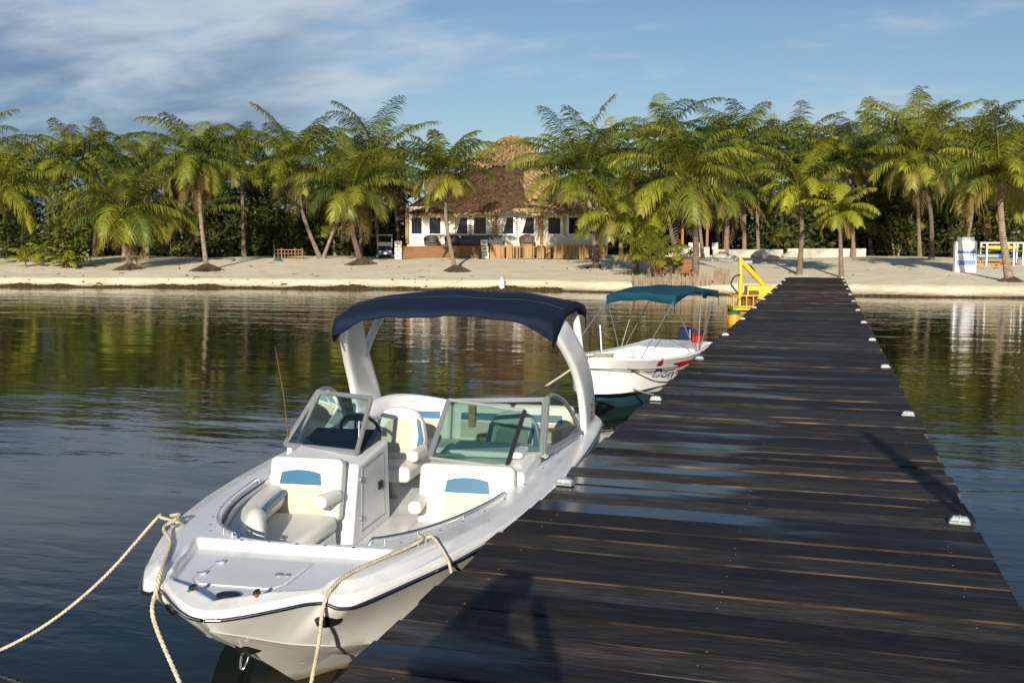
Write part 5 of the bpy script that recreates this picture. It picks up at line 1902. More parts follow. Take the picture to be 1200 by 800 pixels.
# ------------------------------------------------------------------ open palapa right of the house
PD = 77.0
ps = PD / 1205.5
pb = at(775, 300, PD)
pal = empty('open_palapa', (pb[0], pb[1], 0), YAW, 'dark open-sided thatched shelter behind the palms right of the house', 'shelter')
def qx(u): return (u - 775) * ps
def qz(v): return float(at(775, v, PD)[2])
def prf(a, f):
    ca, sa = math.cos(a), math.sin(a)
    ex = abs(ca) ** 0.55 * (1 if ca > 0 else -1); ey = abs(sa) ** 0.55 * (1 if sa > 0 else -1)
    g = 1 - f
    return (qx(778) + (5.2 * g + 2.5 * f) * ex, 3.2 + (4.2 * g + 0.1 * f) * ey, qz(250) + f * (qz(196) - qz(250)))
mb = MB()
mb.grid([[tuple(np.array(prf(2 * math.pi * i / 60, j / 12)) + rr.normal(0, 0.03, 3)) for i in range(60)] for j in range(13)], close=True)
for _ in range(2200):
    a = -math.pi * rr.rand(); f = rr.rand()
    p_, q_ = np.array(prf(a, f)), np.array(prf(a + rr.uniform(-.01, .01), f - 0.1))
    sd = np.array([1, 0, 0]) * 0.05
    q_ = q_ + np.array([0, -0.06, 0.05])
    mb.add([p_ - sd, p_ + sd, q_ + sd * 0.5, q_ - sd * 0.5], [(0, 1, 2, 3)])
prf_o = mb.build('roof', M['thatch'], pal)
fr = MB()
for _ in range(800):
    a = -math.pi * rr.uniform(-.05, 1.05)
    p_ = np.array(prf(a, 0.01)); ln = rr.uniform(0.12, 0.4)
    sd = np.array([-math.sin(a), math.cos(a), 0]) * 0.045
    fr.add([p_ - sd, p_ + sd, p_ + sd * .4 + np.array([0, -.05, -ln]), p_ - sd * .4 + np.array([0, -.05, -ln])], [(0, 1, 2, 3)])
fr.build('eave_fringe', M['thatchnew'], prf_o)
for u in (709, 740, 770, 800, 829, 848):
    MB().tube([(qx(u), 0.2, qz(302)), (qx(u), 0.2, qz(246))], 0.11, 10).build('post', M['post'], pal, smooth=50)
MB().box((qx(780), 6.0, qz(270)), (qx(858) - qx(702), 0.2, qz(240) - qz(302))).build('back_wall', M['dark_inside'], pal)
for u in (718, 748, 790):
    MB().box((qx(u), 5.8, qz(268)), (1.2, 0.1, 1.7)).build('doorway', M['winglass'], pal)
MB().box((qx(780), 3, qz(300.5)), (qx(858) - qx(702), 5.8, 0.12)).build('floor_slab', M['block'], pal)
for (u, wd) in ((812, .5), (840, .55), (822, .4), (758, .5)):
    e_ = empty('patio_chair', tuple(at(u, 290, PD + 1.5)[:2]) + (qz(300.5) + 0.06,), YAW + 0.3, {812: 'pale patio chair in the shade under the open shelter, left of the orange post', 840: 'pale patio chair in the shade under the open shelter, right of the orange post', 822: 'pale patio chair in the shade directly beside the orange shelter post', 758: 'pale patio chair in the dark left half of the open shelter'}[u], 'chair', 'patio chairs under the shelter')
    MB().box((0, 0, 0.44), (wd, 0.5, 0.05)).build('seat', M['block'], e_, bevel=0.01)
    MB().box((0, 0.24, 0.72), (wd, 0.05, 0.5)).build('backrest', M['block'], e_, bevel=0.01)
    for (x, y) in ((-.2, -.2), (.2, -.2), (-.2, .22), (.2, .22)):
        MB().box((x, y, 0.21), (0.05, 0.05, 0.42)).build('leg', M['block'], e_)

# low white walls and pale rocks along the top of the beach
def low_wall(u0, u1, v0, v1, label, D=74.0):
    a, b = at(u0, v1, D), at(u1, v1, D)
    c = (a + b) / 2
    e = MB().box((0, 0, 0), (np.linalg.norm(b - a), 0.35, (v1 - v0) * D / 1205.5)).build('low_wall', M['shadedwall'], None, bevel=0.03)
    e.location = (c[0], c[1], float(ground_z(c[0], c[1])) + (v1 - v0) * D / 2411 - 0.03)
    e.rotation_euler = (0, 0, YAW)
    tag(e, label, 'low wall', 'low white walls at the top of the beach')


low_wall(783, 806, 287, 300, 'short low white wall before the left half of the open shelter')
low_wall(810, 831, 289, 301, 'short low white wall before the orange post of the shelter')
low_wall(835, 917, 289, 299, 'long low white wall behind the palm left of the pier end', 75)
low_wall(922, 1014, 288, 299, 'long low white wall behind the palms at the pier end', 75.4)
RK = [(846, 302, .9, 'rounded'), (858, 304, .6, 'small flat'), (893, 303, 1.2, 'wide sloping'), (905, 305, .7, 'blocky'), (880, 306, .5, 'small pointed'), (925, 303, 1.0, 'broad'), (722, 313, .4, 'tiny'), (838, 306, .45, 'little')]
for i, (u, v, sz, adj) in enumerate(RK):
    p, D = hit(u, v)
    bm = bmesh.new()
    bmesh.ops.create_icosphere(bm, subdivisions=3, radius=0.5)
    r_ = np.random.RandomState(i)
    off = r_.normal(0, 1, (6, 3))
    for vv in bm.verts:
        c = vv.co.normalized()
        k = 1 + sum(0.07 * math.sin(3 * c.dot(Vector(o_)) + j) for j, o_ in enumerate(off))
        vv.co = Vector((c.x * sz * 0.62 * k, c.y * sz * 0.45 * k, c.z * sz * 0.36 * k))
    me = bpy.data.meshes.new('rock'); bm.to_mesh(me); bm.free()
    me.materials.append(M['rock'])
    o = bpy.data.objects.new('rock', me); COL.objects.link(o)
    o.location = (p[0], p[1], p[2] + sz * 0.12)
    side = {846: 'under the palm left of the yellow hoist', 858: 'just left of the yellow hoist mast', 893: 'below the low wall above the hoist boom', 905: 'right of the hoist boom on the sand', 880: 'directly above the hoist bin', 925: 'beside the palm at the pier end', 722: 'on the sand right of the dark-footed palm', 838: 'before the shelter wall'}[u]
    tag(o, '%s pale rock lying %s' % (adj, side), 'rock', 'pale rocks on the upper beach')

# stick fence at the water's edge with beach chairs behind it
def stick_fence(u0, u1, v, hgt, n, label, seed):
    r_ = np.random.RandomState(seed)
    a, D = hit(u0, v)
    b, D2 = hit(u1, v)
    mb = MB()
    for k in range(n):
        f = (k + r_.uniform(-.3, .3)) / n
        p = a * (1 - f) + b * f
        z = float(ground_z(p[0], p[1]))
        h_ = hgt * r_.uniform(0.8, 1.15)
        q = r_.uniform(-0.05, 0.05)
        mb.tube([(p[0], p[1] + r_.uniform(-.03, .03), z - 0.2), (p[0] + q, p[1], z + h_)], [r_.uniform(.03, .055), r_.uniform(.025, .04)], 6)
    for hh in (0.3, 0.75):
        mb.tube([tuple(a + np.array([0, 0.06, hgt * hh])), tuple(b + np.array([0, 0.06, hgt * hh]))], 0.03, 6)
    tag(mb.build('stick_fence', M['stick'], None, smooth=50), label, 'fence', 'stick fences at the waterline')


stick_fence(742, 834, 336, 0.60, 62, 'low fence of bleached upright sticks before the beach chairs', 5)
stick_fence(836, 856, 335, 0.72, 16, 'short taller stick fence panel just left of the yellow hoist', 6)


def beach_chair(u, v, mm, label, rz):
    p, D = hit(u, v)
    e = empty('beach_chair', tuple(p), YAW + rz, label, 'beach chair', 'wooden beach chairs behind the stick fence')
    MB().box((0, 0, 0.34), (0.6, 0.62, 0.06), 0, Matrix.Rotation(-0.15, 4, 'X')).build('seat', mm, e, bevel=0.01)
    MB().box((0, 0.48, 0.68), (0.6, 0.06, 0.85), 0, Matrix.Rotation(-0.45, 4, 'X')).build('backrest', mm, e, bevel=0.01)
    for sx in (-1, 1):
        MB().box((sx * .33, 0.02, 0.55), (0.09, 0.7, 0.04)).build('armrest', mm, e, bevel=0.01)
        MB().box((sx * .32, -0.26, 0.27), (0.06, 0.08, 0.54)).build('leg', mm, e)
        MB().box((sx * .32, 0.32, 0.27), (0.06, 0.08, 0.54)).build('leg', mm, e)


beach_chair(777, 328, M['wickerbrown'], 'reddish brown beach chair nearest the young palm behind the stick fence', 0.4)
beach_chair(803, 328, M['brownwood'], 'brown beach chair just left of the big palm trunk behind the stick fence', -0.5)

# ------------------------------------------------------------------ sign board and kayak rack
p, D = hit(1130, 319)
s_ = D / 1205.5
sg = empty('notice_board', tuple(p), YAW, 'tall white notice board with blue printed panels standing on the sand', 'notice board')
bh = 41 * s_
MB().box((0, 0, bh * 0.44), (25 * s_, 0.30, bh * 0.88)).build('board', M['whitepaint'], sg, bevel=0.02)
MB().box((0, 0.0, bh * 0.94), (19 * s_, 0.24, bh * 0.125)).build('header', M['whitepaint'], sg, bevel=0.02)
def bx_(name, u0, u1, v0, v1, mm):
    return MB().box(((u0 + u1) / 2 * s_, -0.155, (319 - (v0 + v1) / 2) * s_), ((u1 - u0) * s_, 0.012, (v1 - v0) * s_)).build(name, mm, sg)
m = MB()
rb = np.random.RandomState(4)
pn = bx_('printed_panel', -11, 11.5, 293.5, 297, M['signpale'])
m = MB()
x = -10.5
while x < 10.5:
    wd = rb.uniform(0.5, 1.7); h_ = rb.uniform(1.2, 3.4)
    m.box(((x + wd / 2) * s_, -0.163, (319 - 297 + h_ / 2) * s_), (wd * s_, 0.006, h_ * s_)); x += wd + rb.uniform(0.1, 0.7)
m.build('picture', M['signblue'], pn)
pn = bx_('printed_panel', -11, 11.5, 305, 311, M['signpale'])
m = MB()
for row, v in enumerate((306.2, 308.4)):
    x = -10.5
    while x < 10.5:
        wd = rb.uniform(0.5, 2.2)
        m.box(((x + wd / 2) * s_, -0.163, (319 - v) * s_), (wd * s_, 0.006, 1.3 * s_)); x += wd + rb.uniform(0.2, 0.9)
m.build('picture', M['signblue'], pn)
m = MB()
x = -10.5
while x < 10.8:
    wd = rb.uniform(0.4, 1.5)
    m.box(((x + wd / 2) * s_, -0.156, (319 - 302.8) * s_), (wd * s_, 0.010, 1.0 * s_)); x += wd + rb.uniform(0.3, 1.2)
m.build('caption', M['signblue'], sg)

p = onground(1172, 60.0)
s_ = 60.0 / 1205.5
kr = empty('kayak_rack', tuple(p), YAW, 'white painted kayak rack on the sand at the right edge', 'kayak rack')
zt = float(at(1172, 284, 60.0)[2]) - p[2]
for u in (1156, 1188, 1199):
    for y in (0.0, 0.75):
        MB().box(((u - 1172) * s_, y, zt / 2), (0.085, 0.085, zt)).build('post', M['whitepaint'], kr)
for y in (0.0, 0.75):
    MB().box(((1178 - 1172) * s_, y, zt - 0.03), (46 * s_, 0.06, 0.08)).build('top_rail', M['whitepaint'], kr)
KZ = [float(at(1172, v, 60.0)[2]) - p[2] for v in (293.5, 303.5, 313.5)]
for z in KZ:
    for u in (1156, 1188, 1199):
        MB().box(((u - 1172) * s_, 0.37, z - 0.02), (0.06, 0.8, 0.05)).build('cross_bar', M['whitepaint'], kr)


def kayak(name, u0, u1, z, parts, label, y=0.35):
    x0, x1 = (u0 - 1172) * s_, (u1 - 1172) * s_
    c_, sn = math.cos(YAW), math.sin(YAW)
    loc = (p[0] - y * sn, p[1] + y * c_, p[2] + z)
    e = empty('kayak', loc, YAW, label, 'kayak', 'kayaks on the white rack')
    nparts = len(parts)
    for k, (f0, f1, mm) in enumerate(parts):
        m = MB()
        rows_ = []
        for f in np.linspace(f0, f1, 12):
            w_ = max(0.02, math.sin(math.pi * min(max(f, 0.005), 0.995)) ** 0.6)
            x = x0 + (x1 - x0) * f
            rows_.append([(x, 0.30 * w_ * math.cos(q), 0.165 + 0.06 * (2 * f - 1) ** 4 + 0.15 * w_ ** 0.7 * math.sin(q)) for q in np.linspace(0, 2 * math.pi, 16, endpoint=False)])
        m.grid(rows_, close=True)
        m.f.append(tuple(range(16))); m.mi.append(0)
        m.f.append(tuple(11 * 16 + i for i in range(16))); m.mi.append(0)
        m.build('hull' if k == 0 else 'hull_end', M[mm], e, smooth=50)
    MB().lathe([(0, 0), (0.26, 0), (0.28, 0.03), (0.22, 0.05), (0, 0.02)], (x0 + (x1 - x0) * 0.5, 0, 0.29), 18, 1.4, 0.75).build('cockpit', M['plastic_black'], e, smooth=40)


kayak('kayak', 1153, 1198, KZ[0] , [(0, 1, 'kayakyellow')], 'yellow kayak on the top level of the white rack')
kayak('kayak', 1141, 1190, KZ[1], [(0, .62, 'kayakgrey'), (.62, 1, 'kayakblue')], 'grey and blue kayak on the middle level of the white rack')
kayak('kayak', 1140, 1196, KZ[2], [(0, .6, 'kayakorange'), (.6, 1, 'kayakred')], 'orange and red kayak on the bottom level of the white rack')

# ------------------------------------------------------------------ palms
def frond(rng, org, az, el, Lf, droop, leaf, nl, yellow, dry, V, Q, T, sway=0.0, wid=0.072):
    """one feather frond: a curved rib with hanging leaflets on both sides"""
    n = 15
    t = np.linspace(0, 1, n)
    pitch = el - droop * t ** 1.25
    azv = az + sway * t ** 1.5
    d = np.stack([np.cos(pitch) * np.cos(azv), np.cos(pitch) * np.sin(azv), np.sin(pitch)], 1)
    P = org + np.concatenate([[np.zeros(3)], np.cumsum(d[:-1] * (Lf / (n - 1)), 0)])
    sidev = np.stack([-np.sin(azv), np.cos(azv), np.zeros(n)], 1)
    roll = rng.normal(0, 0.75)
    rag = rng.uniform(0.0, 0.22)
    # rib: a flat-ish three-sided tube
    base = sum(len(v) for v in V)
    rw_ = 0.045 * (1 - t) + 0.010
    upv = np.cross(d, sidev)
    ring = np.concatenate([P + sidev * rw_[:, None], P - sidev * rw_[:, None], P - upv * rw_[:, None] * 0.7])
    V.append(ring)
    T.append(np.tile([min(1, yellow + 0.35), dry, rng.rand(), 1], (3 * n, 1)))
    i = np.arange(n - 1)
    for a, b in ((0, 1), (1, 2), (2, 0)):
        Q.append(np.stack([base + a * n + i, base + b * n + i, base + b * n + i + 1, base + a * n + i + 1], 1))
    # leaflets
    tt = np.linspace(0.13, 0.995, nl) + rng.uniform(-0.006, 0.006, nl)
    tt = np.clip(tt, 0, 1)
    for s in (1, -1):
        Pb = np.stack([np.interp(tt, t, P[:, k]) for k in range(3)], 1)
        D_ = np.stack([np.interp(tt, t, d[:, k]) for k in range(3)], 1)
        S_ = np.stack([np.interp(tt, t, sidev[:, k]) for k in range(3)], 1)
        U_ = np.cross(D_, S_)
        ln = leaf * np.clip(np.sin(math.pi * (0.16 + 0.76 * tt)), 0.12, 1) ** 0.7 * rng.uniform(0.72, 1.12, nl) * np.where(rng.rand(nl) < rag, rng.uniform(0.15, 0.6, nl), 1.0)
        fwd = 0.35 + 0.55 * tt + rng.uniform(-.08, .08, nl)
        lift = 0.30 + 0.25 * s * roll + rng.uniform(-.12, .12, nl)
        d1 = S_ * s + D_ * fwd[:, None] + U_ * lift[:, None]
        d1 /= np.linalg.norm(d1, axis=1, keepdims=True)
        hang = rng.uniform(0.65, 1.35, nl) * (0.75 + dry)
        d2 = d1 + np.array([0, 0, -1.0]) * hang[:, None]
        d2 /= np.linalg.norm(d2, axis=1, keepdims=True)
        d3 = d2 + np.array([0, 0, -1.0]) * hang[:, None] * 0.9
        d3 /= np.linalg.norm(d3, axis=1, keepdims=True)
        p1 = Pb + d1 * (ln * 0.36)[:, None]
        p2 = p1 + d2 * (ln * 0.36)[:, None]
        p3 = p2 + d3 * (ln * 0.32)[:, None]
        wv = D_ * wid * 0.5
        rows_ = [Pb - wv * 0.7, Pb + wv * 0.7, p1 - wv, p1 + wv, p2 - wv * 0.8, p2 + wv * 0.8, p3 - wv * 0.15, p3 + wv * 0.15]
        base = sum(len(v) for v in V)
        V.append(np.concatenate(rows_))
        j = np.arange(nl)
        for a in (0, 2, 4):
            Q.append(np.stack([base + a * nl + j, base + (a + 1) * nl + j, base + (a + 3) * nl + j, base + (a + 2) * nl + j], 1))
        col = np.stack([np.clip(yellow + rng.normal(0, 0.06, nl) + 0.10 * tt, 0, 1), np.clip(np.full(nl, dry) + 0.12 * (rng.rand(nl) < 0.06), 0, 1), np.clip(rng.normal(0.5, 0.18, nl), 0, 1), np.ones(nl)], 1)
        T.append(np.tile(col, (8, 1)))


def quads_object(name, V, Q, T, m, parent=None):
    V = np.concatenate(V); Q = np.concatenate(Q); T = np.concatenate(T)
    me = bpy.data.meshes.new(name)
    me.vertices.add(len(V)); me.vertices.foreach_set('co', V.astype(np.float32).ravel())
    me.loops.add(4 * len(Q)); me.loops.foreach_set('vertex_index', Q.astype(np.int32).ravel())
    me.polygons.add(len(Q)); me.polygons.foreach_set('loop_start', np.arange(0, 4 * len(Q), 4, dtype=np.int32))
    me.update(calc_edges=True)
    attr_color(me, 'tint', T)
    me.materials.append(m)
    o = bpy.data.objects.new(name, me)
    COL.objects.link(o)
    o.parent = parent
    return o


def crown_mesh(name, rng, L_, nf, yellow, leaf, parent, org, upright=0.0, spread=1.0, nl=46, dead=0, low=-0.38, wind=0.0):
    V, Q, T = [], [], []
    ga = 2.39996
    a0 = rng.uniform(0, 6.28)
    nf = int(nf * rng.uniform(1.0, 1.25))
    spread = spread * rng.uniform(0.8, 1.2)
    for k in range(nf):
        f = (k + 0.5) / nf                     # 0 newest (upright) .. 1 oldest (hanging)
        el = 1.40 - (1.40 - low) * f ** 0.82 + upright * (1 - f) + rng.normal(0, 0.15)
        az = a0 + ga * k + rng.normal(0, 0.16)
        Lk = L_ * (0.62 + 0.42 * math.sin(math.pi * min(1, f + 0.28))) * rng.uniform(0.8, 1.12)
        dr = (1.10 + 0.15 * f) * spread * rng.uniform(0.75, 1.40)
        ye = np.clip(yellow + 0.03 + 0.40 * (f > 0.7) * rng.rand() + rng.normal(0, 0.16), 0, 1)
        dry = 0.0 if f < 0.80 else 0.9 * rng.rand()
        frond(rng, org + np.array([math.cos(az), math.sin(az), 0]) * 0.10 + np.array([0, 0, 0.15 * (1 - f)]), az, el, Lk, dr, leaf, nl, ye, dry, V, Q, T, sway=rng.normal(0, 0.22) + wind * math.sin(az - 0.6))
    c = quads_object('crown', V, Q, T, M['palmleaf'], parent)
    if dead:
        V, Q, T = [], [], []
        for k in range(dead):
            az = rng.uniform(0, 6.28)
            frond(rng, org + np.array([math.cos(az), math.sin(az), 0]) * 0.14 - np.array([0, 0, 0.25]), az, -1.05 + rng.normal(0, 0.18), L_ * rng.uniform(0.5, 0.8), 0.55, leaf * 0.75, 20, 0.2, 0.95, V, Q, T, wid=0.05)
        quads_object('dead_frond_skirt', V, Q, T, M['palmleaf'], parent)
    return c


def palm(label, base, uc, vc, rpx, yellow=0.25, nf=26, dead=0, bend=0.0, dD=0.0, r0=0.17, nuts=0, mound=0.0, upright=0.0, spread=1.0, seed=0, low=-0.38, group='coconut palms on the beach', name='coconut_palm', nl=46, leafk=1.0, twist=0.0):
    """base: (u, v) where it stands on the sand, or (u, D) with D below 100 metres given as a float tuple tagged 'D'"""
    rng = np.random.RandomState(100 + seed)
    if base[0] == 'D':
        D = base[2]
        p = onground(base[1], D)
    else:
        p, D = hit(*base)
    top = at(uc, vc, D + dD)
    t = empty(name, tuple(p), 0, label, 'palm tree', group)
    rel = top - p
    b_ = np.array([0, 0, -0.25])
    midp = rel * 0.5
    pts = [b_, rel * 0.22 + RGT * bend * 0.65 + np.array([0, 0, 0.0]), midp + RGT * bend, rel * 0.78 + RGT * bend * 0.62, rel]
    path = crom(pts, 6)
    n = len(path)
    rad = [r0 * (1 - 0.42 * (i / (n - 1))) * (1 + 0.75 * math.exp(-i / (n - 1) * 14)) * (1 + 0.03 * (-1) ** i) for i in range(n)]
    rad[-1] *= 1.15
    MB().tube([tuple(q) for q in path], rad, 12).build('trunk', M['trunk'], t, smooth=70)
    Lm = rpx * D / 1205.5 * rng.uniform(1.14, 1.32)
    crown_mesh('crown', rng, Lm, nf, yellow, 0.235 * Lm * leafk + 0.14, t, rel, upright, spread, nl, dead, low)
    if nuts:
        m = MB()
        for k in range(nuts):
            a = rng.uniform(0, 6.28)
            c = rel + np.array([math.cos(a) * 0.30, math.sin(a) * 0.30, -0.18 - 0.25 * rng.rand()])
            m.lathe([(0, -.15), (.07, -.12), (.11, -.02), (.10, .07), (.05, .14), (0, .15)], tuple(c), 10)
        m.build('coconut_cluster', M['coconut'], t, smooth=60)
    if mound:
        m = MB()
        r_ = mound
        rings = []
        for (k, h_) in ((1.0, -0.12), (0.86, 0.03), (0.62, 0.20 * r_), (0.38, 0.36 * r_), (0.2, 0.46 * r_)):
            rings.append([(r_ * k * math.cos(q) * rng.uniform(0.9, 1.1), r_ * k * math.sin(q) * rng.uniform(0.9, 1.1), h_ + rng.normal(0, 0.02)) for q in np.linspace(0, 2 * math.pi, 20, endpoint=False)])
        m.grid(rings, close=True)
        for k in range(26):
            a = rng.uniform(0, 6.28); l_ = r_ * rng.uniform(0.9, 1.25)
            m.tube([(r_ * 0.2 * math.cos(a), r_ * 0.2 * math.sin(a), 0.40 * r_), (r_ * 0.6 * math.cos(a + .1), r_ * 0.6 * math.sin(a + .1), 0.22 * r_), (l_ * math.cos(a), l_ * math.sin(a), -0.02)], 0.035, 5)
        m.build('root_mound', M['rootmound'], t, smooth=60)
    return t


# front row, left to right
palm('palm cut by the left frame edge with broad drooping fronds', (-16, 311), 0, 222, 72, 0.35, 26, seed=1, r0=0.17)
palm('short spreading palm with drooping lit fronds left of the tall straight palm', (152, 316), 146, 246, 74, 0.32, 30, dead=4, seed=2, low=-0.6, mound=0.9, r0=0.19)
palm('tall straight palm with a hanging skirt of dead fronds on a root mound', (243, 317), 233, 187, 66, 0.22, 28, dead=16, bend=-0.15, seed=3, mound=0.95, r0=0.15, low=-0.5)
palm('curved palm leaning left of a twin that shares its foot', (377, 298), 350, 196, 70, 0.28, 30, dead=6, bend=-0.55, seed=4, nuts=10, r0=0.16)
palm('slim palm leaning right of the twin that shares its foot', (377, 298), 408, 205, 52, 0.18, 22, bend=0.25, seed=5, r0=0.13, dD=1.5)
palm('palm with a bare curving trunk on an eroded root mound left of the golf cart', (425, 310), 412, 225, 74, 0.26, 30, dead=6, bend=-0.35, seed=6, nuts=8, mound=1.0, r0=0.20)
palm('slender palm standing alone before the thatched house', (535, 318), 523, 205, 58, 0.24, 26, bend=-0.3, seed=7, mound=0.85, r0=0.13, nuts=6, low=-0.5)
palm('palm with a dark flared foot at the right side of the thatched house', (698, 314), 682, 206, 80, 0.24, 36, bend=0.25, seed=8, mound=0.55, r0=0.19, dead=5)
palm('low leaning palm with golden fronds between the house and the young palm', (746, 320), 722, 253, 56, 0.45, 20, bend=0.35, seed=9, r0=0.16, low=-0.5)
palm('biggest bright palm with a lit ringed trunk behind the teal canopy', (814, 327), 801, 213, 86, 0.42, 32, bend=0.3, seed=10, r0=0.19, dead=4, nuts=8, low=-0.5)
palm('thin palm trunk close behind the biggest bright palm', (824, 303), 812, 190, 58, 0.15, 22, seed=11, r0=0.12)
palm('palm with a short thick dark trunk left of the pier end', (851, 299), 853, 225, 62, 0.2, 26, seed=12, r0=0.22, dead=6, low=-0.5)
palm('young bright yellow-green palm at the left corner of the pier end', (936, 322), 938, 222, 54, 0.55, 22, bend=0.12, seed=13, r0=0.15, upright=0.1)
palm('small yellow-tipped palm at the right corner of the pier end', (986, 325), 984, 249, 42, 0.62, 18, seed=14, r0=0.13, low=-0.5)
palm('palm with a grey trunk leaning behind the small yellow-tipped palm', (1000, 299), 990, 190, 56, 0.18, 26, bend=0.2, seed=15, r0=0.15)
palm('tallest right-hand palm with curved lit trunk left of the notice board', (1091, 305), 1076, 184, 74, 0.36, 32, bend=0.35, seed=16, r0=0.16, dead=6, nuts=8)
palm('straight dark-stemmed palm just behind the tallest right-hand palm', (1078, 301), 1074, 200, 56, 0.15, 22, seed=17, r0=0.15)
palm('palm with a thick curved foot standing in front of the kayak rack', (1184, 330), 1172, 212, 74, 0.38, 32, bend=-0.15, seed=18, r0=0.20, mound=0.6, low=-0.1)
palm('palm leaning right whose trunk rises behind the notice board', (1130, 296), 1143, 215, 66, 0.3, 26, bend=0.1, seed=19, r0=0.14, dead=3)
palm('young trunkless palm beside the stick fence', (761, 326), 760, 306, 46, 0.42, 14, seed=20, r0=0.12, upright=0.25, low=0.25, spread=0.7, name='young_palm', group='young palms')
palm('very small golden palm at the foot of the young trunkless palm', (792, 322), 792, 312, 24, 0.85, 9, seed=21, r0=0.06, low=0.2, name='young_palm', group='young palms', nl=24)
for i, (u, v, r_, ye, lab) in enumerate(((30, 313, 18, 0.5, 'tiny palm seedling, left one of three on the sand by the left edge'), (52, 308, 20, 0.4, 'tiny palm seedling, middle one of three on the sand by the left edge'), (77, 315, 17, 0.55, 'tiny palm seedling, right one of three on the sand by the left edge'))):
    palm(lab, (u, v), u, v - 9, r_, ye, 9, seed=40 + i, r0=0.05, low=0.1, name='palm_seedling', group='palm seedlings at the left', nl=20)

# second row and the palms behind, crowns showing above the front ones
BACK = [
    (-40, 76, -34, 180, 62, .25, 'palm mostly outside the left frame edge behind the broad one'),
    (30, 80, 22, 215, 50, .2, 'low dim palm crown behind the left-edge palm'),
    (86, 76, 84, 192, 52, .3, 'palm with upright fronds against the dark cloud at far left'),
    (128, 84, 124, 186, 44, .2, 'dim palm crown between the upright far-left palm and the next'),
    (172, 76, 166, 200, 58, .28, 'palm crown behind the short spreading palm'),
    (206, 82, 204, 205, 46, .2, 'dim palm crown just left of the tall straight palm'),
    (286, 78, 283, 196, 52, .22, 'palm crown just right of the tall straight palm'),
    (312, 84, 318, 205, 46, .2, 'dim palm between the tall straight palm and the curved twin'),
    (446, 76, 440, 186, 66, .22, 'tall palm whose crown tops the grove left of the house'),
    (468, 80, 462, 215, 46, .18, 'dim palm crown at the left eave of the thatched roof'),
    (728, 80, 716, 190, 54, .2, 'palm crown rising right of the thatched roof'),
    (793, 76, 772, 170, 64, .3, 'tallest palm behind the biggest bright one'),
    (842, 80, 838, 180, 56, .26, 'palm crown peeping right of the biggest bright palm'),
    (872, 80, 866, 170, 58, .25, 'palm with spiky upright fronds left of the young yellow-green palm'),
    (902, 82, 898, 186, 54, .2, 'rounded dim palm crown behind the young yellow-green palm'),
    (934, 84, 933, 180, 56, .22, 'palm crown directly above the young yellow-green palm'),
    (966, 82, 962, 190, 50, .2, 'dim palm crown between the two pier-end palms'),
    (1022, 80, 1016, 180, 58, .22, 'palm crown left of the tallest right-hand palm'),
    (1052, 84, 1046, 205, 50, .18, 'low dim palm crown under the tallest right-hand palm'),
    (1112, 80, 1108, 205, 54, .22, 'dim palm crown right of the tallest right-hand palm'),
    (1136, 78, 1140, 172, 58, .28, 'palm crown above the notice board'),
    (1206, 76, 1198, 178, 60, .25, 'palm crown at the right frame edge behind the kayak-rack palm'),
    (1236, 80, 1230, 205, 56, .22, 'palm mostly outside the right frame edge'),
]
for i, (u, D, uc, vc, r_, ye, lab) in enumerate(BACK):
    palm(lab, ('D', u, float(D)), uc, vc, r_, ye * 0.8, 24, seed=60 + i, r0=0.17, dead=3 if i % 2 else 0, bend=0.2 * math.sin(i * 2.1), group='palms standing further back', nl=40)

# dim palms and trunkless young ones filling the grove between the lit crowns
rg = np.random.RandomState(55)
for i, u in enumerate((-6, 58, 106, 146, 226, 262, 300, 338, 392, 420, 752, 884, 918, 950, 1000, 1034, 1064, 1092, 1126, 1160, 1184, 1214)):
    low_one = i % 2 == 0
    D = rg.uniform(77, 84)
    vc = rg.uniform(248, 268) if low_one else rg.uniform(206, 228)
    palm('dim half-hidden palm filling the shaded grove behind the lit palms', ('D', u + rg.uniform(-6, 6), float(D)), u + rg.uniform(-8, 8), vc, rg.uniform(46, 60), rg.uniform(0.0, 0.15), 20, seed=200 + i, r0=0.15, low=-0.1 if low_one else -0.35, group='dim palms filling the grove', nl=34)

# ------------------------------------------------------------------ bushes and undergrowth
def leaves(rng, cen, rad, n, size, yellow, V, Q, T, clumps=14, dark=0.5):
    cen = np.asarray(cen, float); rad = np.asarray(rad, float)
    cc = rng.normal(0, 1, (clumps, 3)); cc /= np.linalg.norm(cc, axis=1, keepdims=True)
    cc *= rng.uniform(0.35, 0.95, (clumps, 1)); cc[:, 2] = np.abs(cc[:, 2]) * 0.95
    tone = rng.uniform(-.2, .25, clumps)
    w_ = rng.randint(0, clumps, n)
    p = cc[w_] + rng.normal(0, 0.17, (n, 3))
    p[:, 2] = np.maximum(p[:, 2], -0.05)
    P = cen + p * rad
    a = rng.normal(0, 1, (n, 3)); a[:, 2] *= 0.6; a /= np.linalg.norm(a, axis=1, keepdims=True)
    b = np.cross(a, rng.normal(0, 1, (n, 3))); b /= np.linalg.norm(b, axis=1, keepdims=True) + 1e-9
    s = size * rng.uniform(0.6, 1.3, (n, 1))
    base = sum(len(v) for v in V)
    V.append(np.concatenate([P - a * s, P - b * s * 0.5, P + a * s, P + b * s * 0.5]))
    j = np.arange(n)
    Q.append(np.stack([base + j, base + n + j, base + 2 * n + j, base + 3 * n + j], 1))
    col = np.stack([np.clip(yellow + tone[w_] + rng.normal(0, 0.12, n), 0, 1), (rng.rand(n) < 0.04) * 0.8, np.clip(rng.normal(dark, 0.18, n) + tone[w_] * 0.6, 0, 1), np.ones(n)], 1)
    T.append(np.tile(col, (4, 1)))


